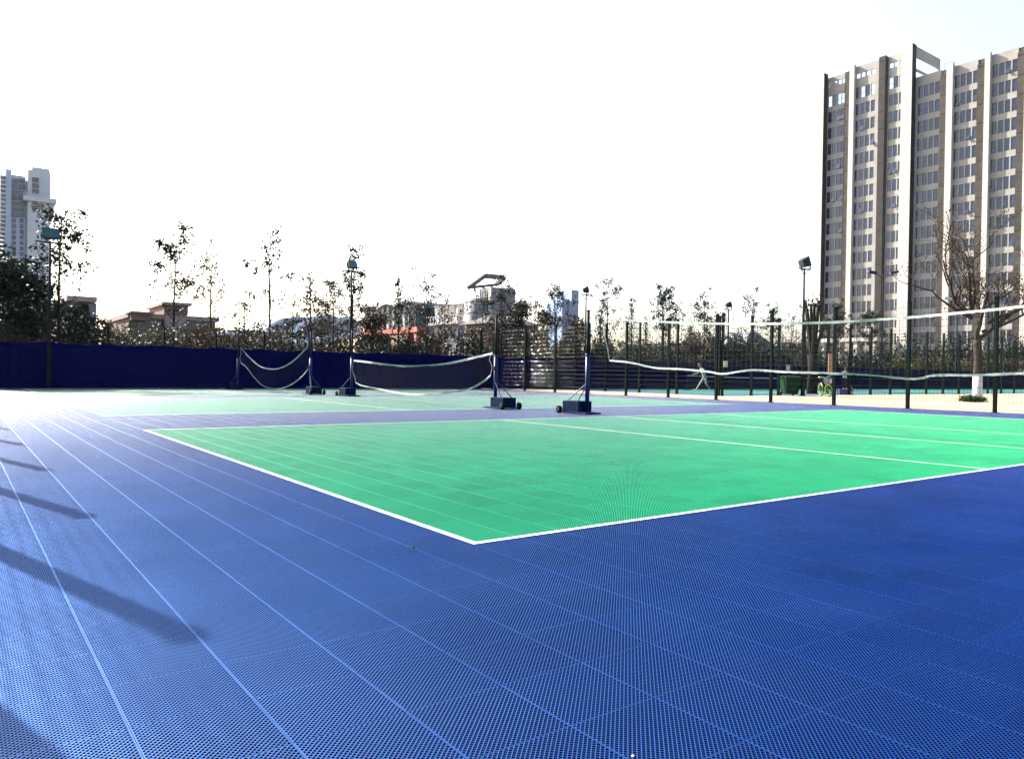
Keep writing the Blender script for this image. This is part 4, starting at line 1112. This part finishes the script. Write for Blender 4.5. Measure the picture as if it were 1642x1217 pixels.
for q in ((0, 1, 5, 4), (1, 2, 5), (2, 3, 4, 5), (3, 0, 4), (0, 3, 2, 1)): mb.face(q)
mb.build('hip_roof', M['dark_clad_and_shade'], b.root)
for x in (800, 815, 830, 845): b.window(x, 535, 1.1, 1.2)
# glass towers far away
b = Bld('glass_tower', 400, 918, 'pale blue glass tower pair far behind the trees')
def curtain(b, px0, px1, py0, d0):
    z1 = b.Z((px0 + px1) / 2, py0); bx0, bx1 = b.X(px0), b.X(px1); o = MB().box(bx0, bx1, d0, d0 + 16, 0, z1).build('shaft', M['blue_glass'], b.root)
    z = z1 - 0.3
    mb = MB()
    while z > z1 - 40:
        mb.box(bx0 - 0.1, bx1 + 0.1, d0 - 0.12, d0 - 0.003, z - 0.35, z); z -= 3.6
    n = 7
    for k in range(n + 1):
        x = bx0 + (bx1 - bx0) * k / n; mb.box(x - 0.12, x + 0.12, d0 - 0.25, d0 - 0.124, z1 - 40, z1 + 0.4)
    mb.build('mullions', M['grey_wall'], o)
curtain(b, 915.5, 926.5, 465.5, 0); curtain(b, 905, 915.3, 480, 3); curtain(b, 926.8, 931, 474, 5)
# pale gabled house and low sheds
b = Bld('gabled_house', 62, 1215, 'pale gabled house behind the conifers left of the big floodlight')
b.rect('wall', 1190, 1244, 560, 600, 'white_wall', 0, 4, ground=True)
mb = MB(); za, zb = b.Z(1215, 561), b.Z(1200, 531)
mb.prism([(b.X(1182), -0.8, za), (b.X(1248), -0.8, za), (b.X(1200), -0.8, zb)], (0, 5, 0)); mb.build('roof', M['grey_wall'], b.root)
for x in (1200, 1215, 1230): b.window(x, 572, 1.0, 1.4)
b = Bld('low_shed', 66, 1095, 'low grey shed glimpsed left of the player')
b.rect('wall', 1072, 1118, 556, 600, 'grey_wall', 0, 8, ground=True)
b.rect('roof', 1069, 1121, 551, 556, 'roof_grey', -0.6, 8.6)
for x in (1082, 1095, 1108): b.window(x, 566, 1.3, 1.2)
b = Bld('annex_building', 70, 1275, 'pale low annex between the gabled house and the high building')
b.rect('wall', 1246, 1312, 556, 600, 'brown_trim', 0, 10, ground=True)
b.rect('roof_slab', 1243, 1315, 551, 556, 'white_wall', -0.8, 10.8)
for k in range(5): b.window(1254 + k * 12, 570, 1.4, 1.7)

# ================================================================== things on and beyond the path
def street_lamp(px, py, Y, label, pale):
    t = onY(px, py, Y); root = empty('street_lamp', (t[0], Y, -0.05), R_(-36), label, 'street lamp', 'street lamps before the high building'); h = t[2]
    MB().tube([(0, 0, 0), (0, 0, h * 0.6), (0, 0, h)], [0.09, 0.06, 0.045], 10).build('pole', M['pole_dark'], root, True)
    for s in (-1, 1):
        MB().tube(smooth_path([(0, 0, h - 0.5), (s * 0.35, 0, h - 0.1), (s * 0.8, 0, h + 0.1)], 5), 0.03, 6).build('arm', M['pole_dark'], root)
        mb = MB(); mb.prism([(s * 0.7, -0.2, h + 0.02), (s * 1.5, -0.2, h + 0.2), (s * 1.5, -0.2, h + 0.42), (s * 0.7, -0.2, h + 0.3)], (0, 0.4, 0)); mb.build('lantern', M['white_wall'] if pale else M['lamp_case'], root)
street_lamp(1416, 440, 40, 'double armed street lamp before the middle of the high building', False)
street_lamp(1536, 482, 36.5, 'street lamp with pale lanterns behind the spreading tree', True)

M['bin_green'] = material('bin_plastic', (0.0012, 0.018, 0.005), (0.002, 0.025, 0.008), scale=3, rough=0.6, spec=0.08)
def wheelie_bin():
    g_ = gnd(1266, 634.3); root = empty('wheelie_bin', (g_[0], g_[1], 0), R_(-30), 'green plastic wheelie bin on the far edge of the sandy path', 'bin')
    mb = MB(); a = [(-.29, -.30), (.29, -.30), (.29, .30), (-.29, .30)]; c = [(-.38, -.38), (.38, -.38), (.38, .38), (-.38, .38)]
    mb.v = [(x, y, 0.07) for x, y in a] + [(x, y, 0.86) for x, y in c]
    for q in ((0, 3, 2, 1), (0, 1, 5, 4), (1, 2, 6, 5), (2, 3, 7, 6), (3, 0, 4, 7)): mb.face(q)
    mb.box(-.41, .41, -.41, .41, .84, .885); mb.build('body', M['bin_green'], root)
    mb = MB(); mb.prism([(-.43, -.44, .888), (-.43, .44, .888), (-.43, .42, .93), (-.43, 0, .97), (-.43, -.40, .93)], (.86, 0, 0)); l = mb.build('lid', M['bin_green'], root)
    MB().tube([(-.3, .46, .93), (.3, .46, .93)], .018, 8).build('handle', M['bin_green'], l)
    for s in (-1, 1): MB().tube([(s * .30, .28, .10), (s * .36, .28, .10)], .10, 16).build('wheel', M['rubber'], root)
    for s in (-1, 1):
        for k in (-0.16, 0.16): MB().box(k - .025, k + .025, -.345, -.30, .25, .80).build('rib', M['bin_green'], root)
        break
wheelie_bin()
M['lime'] = material('lime_paint', (0.06, 0.11, 0.010), rough=0.35, spec=0.5)
M['lime_rim'] = material('lime_rim', (0.16, 0.26, 0.03), rough=0.5, spec=0.2)
M['chrome'] = material('bright_metal', (0.5, 0.5, 0.5), rough=0.25, spec=0.5, metal=0.9)
def bicycle():
    g_ = gnd(1323.5, 635); root = empty('bicycle', (g_[0], g_[1], 0), R_(-128), 'lime green bicycle parked by the tall mesh fence', 'bicycle')
    tilt = empty('frame_pivot', (0, 0, 0)); bpy.data.objects.remove(tilt)
    root.rotation_euler = (R_(7), 0, R_(-128))
    def wheel(cx, rz):
        w = empty('wheel', (cx, 0, 0.31), rz); w.parent = root
        ring = [(0.29 * math.cos(2 * PI * k / 28), 0, 0.29 * math.sin(2 * PI * k / 28)) for k in range(29)]
        MB().tube(ring, 0.022, 7, False).build('tyre', M['rubber'], w, True)
        ring = [(0.262 * math.cos(2 * PI * k / 28), 0, 0.262 * math.sin(2 * PI * k / 28)) for k in range(29)]
        MB().tube(ring, 0.022, 6, False).build('rim', M['lime_rim'], w, True)
        mb = MB()
        for k in range(10): a = 2 * PI * k / 10; mb.tube([(0, 0, 0), (0.26 * math.cos(a), 0, 0.26 * math.sin(a))], 0.006, 4, False)
        mb.tube([(0, -0.05, 0), (0, 0.05, 0)], 0.025, 8); mb.build('spokes', M['lime'], w)
    wheel(-0.5, 0); wheel(0.52, R_(18))
    mb = MB()
    A, B_, C, D, E_ = (-0.5, 0, 0.31), (-0.08, 0, 0.28), (-0.20, 0, 0.72), (0.34, 0, 0.78), (0.52, 0, 0.31)
    for p, q in ((A, B_), (A, C), (B_, C), (B_, D), (C, D), (D, E_), (C, (-0.22, 0, 0.80)), (D, (0.31, 0, 0.90))): mb.tube([p, q], 0.018, 8)
    mb.build('frame', M['pole_dark'], root, True)
    mb = MB(); mb.prism([(-0.36, -0.09, 0.80), (-0.36, 0.09, 0.80), (-0.08, 0.02, 0.82), (-0.08, -0.02, 0.82)], (0, 0, 0.06)); mb.build('saddle', M['rubber'], root)
    mb = MB(); mb.tube(smooth_path([(0.18, -0.30, 0.97), (0.27, -0.22, 0.97), (0.31, 0, 0.92), (0.27, 0.22, 0.97), (0.18, 0.30, 0.97)], 5), 0.014, 7); mb.build('handlebar', M['chrome'], root, True)
    mb = MB()
    for k in range(5):
        z = 0.62 + k * 0.06; s = 0.12 + k * 0.012; q = [(0.55 - s, -s, z), (0.55 + s, -s, z), (0.55 + s, s, z), (0.55 - s, s, z), (0.55 - s, -s, z)]; mb.tube(q, 0.006, 4)
    for x in (-1, 0, 1):
        for y in (-1, 1): mb.tube([(0.55 + x * .12, y * .12, .62), (0.55 + x * .168, y * .168, .86)], 0.005, 4); mb.tube([(0.55 + y * .12, x * .12, .62), (0.55 + y * .168, x * .168, .86)], 0.005, 4)
    mb.build('basket', M['chrome'], root)
    mb = MB(); ring = [(-0.5 + 0.33 * math.cos(a), 0, 0.31 + 0.33 * math.sin(a)) for a in [R_(20 + 14 * k) for k in range(12)]]
    mb.tube(ring, 0.022, 6); mb.build('mudguard', M['lime'], root)
    mb = MB(); mb.tube([(-0.08, -0.08, 0.28), (-0.02, -0.16, 0.18)], 0.01, 5); mb.tube([(-0.08, 0.06, 0.28), (-0.14, 0.14, 0.38)], 0.01, 5); mb.tube([(-0.08, -0.05, 0.28), (-0.08, 0.06, 0.28)], 0.05, 12); mb.build('crank', M['pole_dark'], root)
    MB().tube([(-0.2, 0.03, 0.3), (-0.16, 0.20, -0.01)], 0.012, 6).build('kickstand', M['chrome'], root)
bicycle()
M['crate_blue'] = material('crate_plastic', (0.004, 0.035, 0.12), (0.005, 0.042, 0.14), scale=5, rough=0.5, spec=0.4)
g_ = gnd(1351, 632.8); cr = empty('plastic_crate', (g_[0], g_[1], 0), R_(-36), 'blue plastic crate by the fence right of the bicycle', 'crate')
mb = MB(); mb.box(-.24, .24, -.17, -.15, .02, .30); mb.box(-.24, .24, .15, .17, .02, .30); mb.box(-.24, -.22, -.149, .149, .02, .30); mb.box(.22, .24, -.149, .149, .02, .30); mb.box(-.219, .219, -.149, .149, .0, .03); mb.build('walls', M['crate_blue'], cr)
mb = MB(); mb.box(-.26, .26, -.19, -.171, .27, .31); mb.box(-.26, .26, .171, .19, .27, .31); mb.box(-.26, -.241, -.17, .17, .27, .31); mb.box(.241, .26, -.17, .17, .27, .31); mb.build('rim', M['crate_blue'], cr)
M['bag_red'] = material('bag_red', (0.16, 0.026, 0.026), rough=0.7); M['bag_white'] = material('bag_white', (0.36, 0.35, 0.34), rough=0.7)
g_ = gnd(1363.5, 633); bgm = empty('sports_bag', (g_[0], g_[1], 0), R_(-36), 'small red and white sports bag beside the blue crate', 'bag')
mb = MB(); mb.bbox(-.15, .15, -.10, .10, 0, .30, .05); mb.build('body', M['bag_red'], bgm)
mb = MB(); mb.bbox(-.10, .10, -.155, -.10, .03, .20, .02); mb.build('pocket', M['bag_white'], bgm)
MB().tube(smooth_path([(-.09, 0, .29), (-.07, 0, .42), (.07, 0, .42), (.09, 0, .29)], 5), .012, 6).build('strap', M['bag_white'], bgm)
M['sign_cream'] = material('sign_cream', (0.36, 0.32, 0.26), (0.33, 0.29, 0.23), scale=4, rough=0.7)
M['sign_tan'] = material('sign_tan', (0.24, 0.145, 0.075), (0.28, 0.18, 0.10), scale=3, rough=0.8)
M['sign_rule'] = material('sign_rule', (0.14, 0.08, 0.045), rough=0.8)
for px, py, s, lab in ((1163.5, 583.5, 0.29, 'small cream notice board on the fence right of the player'), (1264, 589.5, 0.26, 'small cream notice board above the green bin')):
    p = onY(px, py, 22.13); r = empty('notice_board', (p[0], 22.13, p[2]), 0, lab, 'sign', 'cream notice boards')
    MB().bbox(-s / 2, s / 2, -0.012, 0.012, -s / 2, s / 2, 0.004).build('board', M['sign_cream'], r)
    MB().box(-0.02, 0.02, 0.0125, 0.05, -s / 2, s / 2 + 0.05).build('bracket', M['post'], r)
p = onY(1331.8, 582, 22.1); r = empty('tan_sign_board', (p[0], 22.1, 0), 0, 'tall tan sign board with faint ruled rows on the fence above the bicycle', 'sign')
z0, z1 = onY(1331.8, 598, 22.1)[2], onY(1331.8, 567, 22.1)[2]
MB().box(-.20, .20, -.02, .02, z0, z1).build('board', M['sign_tan'], r)
for k in range(7): z = z0 + (z1 - z0) * (k + 0.7) / 7.6; MB().box(-.17, .17, -.026, -.0205, z - .012, z + .012).build('ruled_row', M['sign_rule'], r)
for s in (-1, 1): MB().box(s * .16 - .02, s * .16 + .02, .021, .06, -0.01, z1 - .05).build('leg', M['post'], r)
# badminton net in the far courts
a = gnd(1101, 625.2); x1 = onY(1335, 615, a[1])[0]
fn = empty('badminton_net', (a[0], a[1], 0), 0, 'low net with a white band in the far court behind the player', 'net')
L = x1 - a[0]
for x in (0, L):
    mb = MB(); mb.tube([(x, 0, 0), (x, 0, 0.98)], 0.03, 8); mb.box(x - .18, x + .18, -.18, .18, 0.003, .05); mb.build('post', M['pole_blue'], fn)
mb = MB(); n = 30
pts = [(L * k / n, 0, 0.93 - 0.10 * math.sin(PI * k / n)) for k in range(n + 1)]
band_mesh([(p[1], p[0], p[2]) for p in pts], 0.06, seed=5)
bm_ = band_mesh([(p[1], p[0], p[2]) for p in pts], 0.06, seed=5); bm_.v = [(y, x, z) for x, y, z in bm_.v]; bm_.f = [tuple(reversed(f)) for f in bm_.f]; bm_.build('top_band', M['band'], fn)
for k in range(0, int(L / 0.15)): x = k * 0.15; mb.tube([(x, 0, 0.88 - 0.10 * math.sin(PI * x / L)), (x, 0, 0.15)], 0.002, 3, False)
for k in range(6): mb.tube([(0, 0, 0.15 + k * 0.12), (L, 0, 0.15 + k * 0.12)], 0.002, 3, False)
mb.build('net_mesh', M['netcord'], fn)

# ================================================================== people
M['skin'] = material('skin', (0.24, 0.14, 0.10), rough=0.6); M['shirt_white'] = material('white_shirt', (0.42, 0.42, 0.41), (0.38, 0.38, 0.37), scale=8, rough=0.9, spec=0.1)
M['trouser_dark'] = material('dark_trousers', (0.012, 0.013, 0.02), rough=0.9, spec=0.1); M['hair'] = material('black_hair', (0.008, 0.007, 0.007), rough=0.5)
M['shoe'] = material('pale_shoe', (0.3, 0.3, 0.3), rough=0.7); M['grey_shirt'] = material('grey_shirt', (0.20, 0.22, 0.22), (0.24, 0.26, 0.255), scale=8, rough=0.9, spec=0.1)
M['cap_red'] = material('red_cap', (0.25, 0.03, 0.04), rough=0.8); M['shorts'] = material('pale_shorts', (0.2, 0.21, 0.21), rough=0.9, spec=0.1)
def person(joints, bones, mats, label, loc_, rz, extras):
    me = bpy.data.meshes.new('person'); names = list(joints); idx = {n: i for i, n in enumerate(names)}
    me.from_pydata([joints[n][0] for n in names], [(idx[a], idx[b]) for a, b, m in bones], [])
    o = link('person', me); md = o.modifiers.new('skin', 'SKIN'); md.use_smooth_shade = True
    for n in names:
        r = joints[n][1]; sv = me.skin_vertices[0].data[idx[n]]; sv.radius = (r, r) if not isinstance(r, tuple) else r
        sv.use_root = (n == 'pelvis')
    o.modifiers.new('sub', 'SUBSURF').levels = 1; o.modifiers['sub'].render_levels = 1
    dg = bpy.context.evaluated_depsgraph_get(); ev = o.evaluated_get(dg); nm = bpy.data.meshes.new_from_object(ev)
    o.modifiers.clear(); o.data = nm; nm.name = 'person'
    nm.materials.clear()
    for m in mats: nm.materials.append(M[m])
    segs = [(Vector(joints[a][0]), Vector(joints[b][0]), m) for a, b, m in bones]
    for p in nm.polygons:
        c = p.center; best = None
        for a, b_, m in segs:
            t = max(0, min(1, (c - a).dot(b_ - a) / max(1e-9, (b_ - a).length_squared))); d = (c - (a + (b_ - a) * t)).length
            if best is None or d < best[0]: best = (d, m)
        p.material_index = best[1]; p.use_smooth = True
    o.location = loc_; o.rotation_euler = (0, 0, rz); tag(o, label, 'person')
    for nme, mb, mt in extras: mb.build(nme, M[mt], o, True)
    return o
def ball(c, r, sx=1, sy=1, sz=1, n=10, mzmin=-1.0):
    mb = MB(); rows = []
    for i in range(n + 1):
        ph = -PI / 2 + PI * i / n; rows.append([(c[0] + r * sx * math.cos(ph) * math.cos(2 * PI * k / 14), c[1] + r * sy * math.cos(ph) * math.sin(2 * PI * k / 14), c[2] + r * sz * max(mzmin, math.sin(ph))) for k in range(14)])
    base = len(mb.v)
    for rw in rows: mb.v += rw
    for i in range(n):
        for k in range(14): k2 = (k + 1) % 14; mb.face((base + i * 14 + k, base + i * 14 + k2, base + (i + 1) * 14 + k2, base + (i + 1) * 14 + k))
    return mb
# player: lunging, body leaning forward; local -x is the direction faced
J = {'pelvis': ((0.10, 0, 0.84), 0.125), 'waist': ((0.05, 0, 1.0), 0.115), 'chest': ((-0.06, 0, 1.20), 0.14), 'neck': ((-0.15, 0, 1.38), 0.055), 'head': ((-0.19, 0, 1.47), 0.085), 'crown': ((-0.21, 0, 1.57), 0.075),
     'hip_l': ((0.08, 0.10, 0.78), 0.09), 'knee_l': ((-0.14, 0.14, 0.44), 0.058), 'ank_l': ((-0.34, 0.15, 0.09), 0.04), 'toe_l': ((-0.50, 0.15, 0.045), 0.035),
     'hip_r': ((0.12, -0.10, 0.78), 0.09), 'knee_r': ((0.16, -0.13, 0.42), 0.058), 'ank_r': ((0.40, -0.14, 0.12), 0.04), 'toe_r': ((0.30, -0.14, 0.045), 0.035),
     'sh_l': ((-0.10, 0.19, 1.29), 0.06), 'el_l': ((-0.24, 0.30, 1.06), 0.042), 'wr_l': ((-0.44, 0.24, 1.0), 0.03), 'ha_l': ((-0.52, 0.22, 1.0), 0.035),
     'sh_r': ((-0.07, -0.19, 1.30), 0.06), 'el_r': ((0.05, -0.36, 1.12), 0.042), 'wr_r': ((-0.12, -0.50, 1.05), 0.03), 'ha_r': ((-0.20, -0.53, 1.05), 0.035)}
Bn = [('pelvis', 'waist', 0), ('waist', 'chest', 0), ('chest', 'neck', 0), ('neck', 'head', 1), ('head', 'crown', 1), ('pelvis', 'hip_l', 2), ('hip_l', 'knee_l', 2), ('knee_l', 'ank_l', 1), ('ank_l', 'toe_l', 3), ('pelvis', 'hip_r', 2), ('hip_r', 'knee_r', 2), ('knee_r', 'ank_r', 1), ('ank_r', 'toe_r', 3),
      ('chest', 'sh_l', 0), ('sh_l', 'el_l', 0), ('el_l', 'wr_l', 1), ('wr_l', 'ha_l', 1), ('chest', 'sh_r', 0), ('sh_r', 'el_r', 0), ('el_r', 'wr_r', 1), ('wr_r', 'ha_r', 1)]
g_ = gnd(1127, 627.5)
def fingers(c, d, side):
    mb = MB(); c = Vector(c); d = Vector(d).normalized(); s = Vector(side).normalized()
    for k in range(4):
        p = c + s * (k - 1.5) * 0.018; L = (0.07, 0.08, 0.078, 0.06)[k]; mb.tube([p, p + d * L * 0.55, p + d * L * 0.8 - Vector((0, 0, L * 0.35))], [0.009, 0.009, 0.007], 6)
    mb.tube([c - s * 0.03 - d * 0.03, c - s * 0.055 + d * 0.01, c - s * 0.05 + d * 0.04], [0.011, 0.010, 0.008], 6)
    return mb
person(J, Bn, ['grey_shirt', 'skin', 'shorts', 'shoe'], 'player in a pale shirt lunging on the far green court', (g_[0], g_[1], 0), R_(-36),
       [('hair', ball((-0.19, 0, 1.555), 0.105, 1.0, 0.9, 0.95, 10, -0.25), 'hair'), ('hand', fingers((-0.54, 0.22, 1.0), (-1, 0, 0), (0, 1, 0)), 'skin'), ('hand', fingers((-0.22, -0.54, 1.05), (-1, -0.2, 0), (0, 1, 0)), 'skin'),
        ('nose', ball((-0.30, 0, 1.50), 0.016, 1, 0.8, 1.2, 6), 'skin'), ('ear', ball((-0.19, 0.088, 1.50), 0.022, 0.7, 0.4, 1.2, 6), 'skin'), ('ear', ball((-0.19, -0.088, 1.50), 0.022, 0.7, 0.4, 1.2, 6), 'skin')])
rk = empty('racket', (0, 0, 0), 0, 'racket held out by the lunging player on the far court', 'racket')
c_, s_ = math.cos(R_(-36)), math.sin(R_(-36)); hx, hy = -0.25, -0.56
rk.location = (g_[0] + hx * c_ - hy * s_, g_[1] + hx * s_ + hy * c_, 1.04); rk.rotation_euler = (0, R_(12), R_(-36 + 180 - 15))
MB().tube([(-.06, 0, 0), (.12, 0, 0)], .016, 8).build('grip', M['rubber'], rk)
MB().tube([(.12, 0, 0), (.40, 0, 0)], .006, 6).build('shaft', M['chrome'], rk)
mb = MB(); mb.tube([(.52 + .13 * math.cos(2 * PI * k / 20), .10 * math.sin(2 * PI * k / 20), 0) for k in range(21)], .007, 5, False); mb.build('head_frame', M['chrome'], rk)
mb = MB()
for k in range(-4, 5): y = k * .02; hl = .13 * math.sqrt(max(0, 1 - (y / .10) ** 2)); mb.tube([(.52 - hl, y, 0), (.52 + hl, y, 0)], .0012, 3, False); x = k * .026; hl = .10 * math.sqrt(max(0, 1 - (x / .13) ** 2)); mb.tube([(.52 + x, -hl, 0), (.52 + x, hl, 0)], .0012, 3, False)
mb.build('strings', M['band'], rk)
# man with folded arms
J = {'pelvis': ((0, 0, 0.90), 0.13), 'waist': ((0, 0, 1.04), 0.125), 'chest': ((0, 0, 1.26), 0.145), 'neck': ((0, 0, 1.44), 0.055), 'head': ((0, -0.02, 1.53), 0.085), 'crown': ((0, -0.01, 1.63), 0.075),
     'hip_l': ((0.10, 0, 0.84), 0.095), 'knee_l': ((0.11, -0.02, 0.48), 0.07), 'ank_l': ((0.12, 0.02, 0.09), 0.05), 'toe_l': ((0.14, -0.15, 0.045), 0.04),
     'hip_r': ((-0.10, 0, 0.84), 0.095), 'knee_r': ((-0.11, -0.02, 0.48), 0.07), 'ank_r': ((-0.12, 0.02, 0.09), 0.05), 'toe_r': ((-0.14, -0.15, 0.045), 0.04),
     'sh_l': ((0.19, 0, 1.36), 0.065), 'el_l': ((0.27, -0.10, 1.12), 0.045), 'wr_l': ((0.04, -0.22, 1.17), 0.034), 'ha_l': ((-0.06, -0.23, 1.19), 0.036),
     'sh_r': ((-0.19, 0, 1.36), 0.065), 'el_r': ((-0.27, -0.10, 1.12), 0.045), 'wr_r': ((-0.04, -0.25, 1.13), 0.034), 'ha_r': ((0.06, -0.25, 1.15), 0.036)}
Bn = [('pelvis', 'waist', 0), ('waist', 'chest', 0), ('chest', 'neck', 0), ('neck', 'head', 1), ('head', 'crown', 1), ('pelvis', 'hip_l', 2), ('hip_l', 'knee_l', 2), ('knee_l', 'ank_l', 2), ('ank_l', 'toe_l', 3), ('pelvis', 'hip_r', 2), ('hip_r', 'knee_r', 2), ('knee_r', 'ank_r', 2), ('ank_r', 'toe_r', 3),
      ('chest', 'sh_l', 0), ('sh_l', 'el_l', 0), ('el_l', 'wr_l', 1), ('wr_l', 'ha_l', 1), ('chest', 'sh_r', 0), ('sh_r', 'el_r', 0), ('el_r', 'wr_r', 1), ('wr_r', 'ha_r', 1)]
g_ = gnd(1354.5, 625.2)
cap = ball((0, -0.01, 1.635), 0.108, 0.92, 1.0, 0.8, 10, 0.0); cap.box(-0.07, 0.07, -0.20, -0.09, 1.635, 1.65)
person(J, Bn, ['shirt_white', 'skin', 'trouser_dark', 'shoe'], 'person in white shirt, dark trousers and red cap standing with folded arms', (g_[0], g_[1], 0), R_(-30),
       [('cap', cap, 'cap_red'), ('hair', ball((0, 0.02, 1.58), 0.10, 0.92, 0.92, 0.8, 8), 'hair'), ('hand', fingers((-0.08, -0.23, 1.19), (-1, -0.1, 0.1), (0, 0, 1)), 'skin'), ('hand', fingers((0.08, -0.255, 1.15), (1, -0.1, 0.1), (0, 0, 1)), 'skin'),
        ('nose', ball((0, -0.115, 1.55), 0.016, 0.8, 1, 1.2, 6), 'skin'), ('ear', ball((0.088, -0.02, 1.55), 0.022, 0.4, 0.7, 1.2, 6), 'skin'), ('ear', ball((-0.088, -0.02, 1.55), 0.022, 0.4, 0.7, 1.2, 6), 'skin')])

# ================================================================== litter on the floor
def fallen_leaf(px, py, mat, s, rz, label, cat='leaf'):
    g_ = gnd(px, py); mb = MB(); n = 8; V = []
    for i in range(n + 1):
        t = i / n; w = s * 0.35 * math.sin(PI * min(1, t * 1.05)) ** 0.8
        V.append(((t - 0.5) * s * 2, w, 0.003 + 0.012 * (2 * t - 1) ** 2 + 0.006)); V.append(((t - 0.5) * s * 2, -w, 0.003 + 0.012 * (2 * t - 1) ** 2))
    mb.v = V
    for i in range(n): mb.face((2 * i, 2 * i + 1, 2 * i + 3, 2 * i + 2))
    o = mb.build('fallen_leaf', mat, None, False, (g_[0], g_[1], 0.001)); o.rotation_euler = (0, 0, rz)
    md = o.modifiers.new('thickness', 'SOLIDIFY'); md.thickness = 0.001
    tag(o, label, cat)
M['dead_leaf'] = material('dead_leaf', (0.01, 0.008, 0.006), (0.02, 0.015, 0.01), scale=30, rough=0.9)
fallen_leaf(661, 883, M['dead_leaf'], 0.022, 0.4, 'dark fallen leaf on the blue floor left of the white court corner')

# ================================================================== hazy air
M['haze'] = bpy.data.materials.new('hazy_air'); M['haze'].use_nodes = True
hn = M['haze'].node_tree; hn.nodes.remove(hn.nodes['Principled BSDF'])
pv = hn.nodes.new('ShaderNodeVolumePrincipled'); pv.inputs['Color'].default_value = (0.86, 0.90, 0.96, 1)
pv.inputs['Density'].default_value = 0.000032; pv.inputs['Anisotropy'].default_value = 0.6
hn.links.new(pv.outputs[0], hn.nodes['Material Output'].inputs['Volume'])
hz = MB().box(-120, 520, -40, 470, -1.1, 130).build('haze', M['haze']); hz['kind'] = 'stuff'

def paper_scrap():
    g_ = gnd(1014.5, 1213); mb = MB()
    mb.v = [(-.006, -.004, 0), (.005, -.005, .001), (.006, .004, .003), (-.004, .005, .002), (-.005, -.003, .004), (.004, -.004, .006), (.005, .003, .005), (-.003, .004, .006)]
    for q in ((0, 3, 2, 1), (4, 5, 6, 7), (0, 1, 5, 4), (1, 2, 6, 5), (2, 3, 7, 6), (3, 0, 4, 7)): mb.face(q)
    mb.v = [(x * .6, y * .6, z * .6) for x, y, z in mb.v]
    o = mb.build('paper_scrap', M['line'], None, False, (g_[0], g_[1], 0.001)); tag(o, 'tiny crumpled white paper scrap on the blue floor at the bottom edge', 'litter')
paper_scrap()
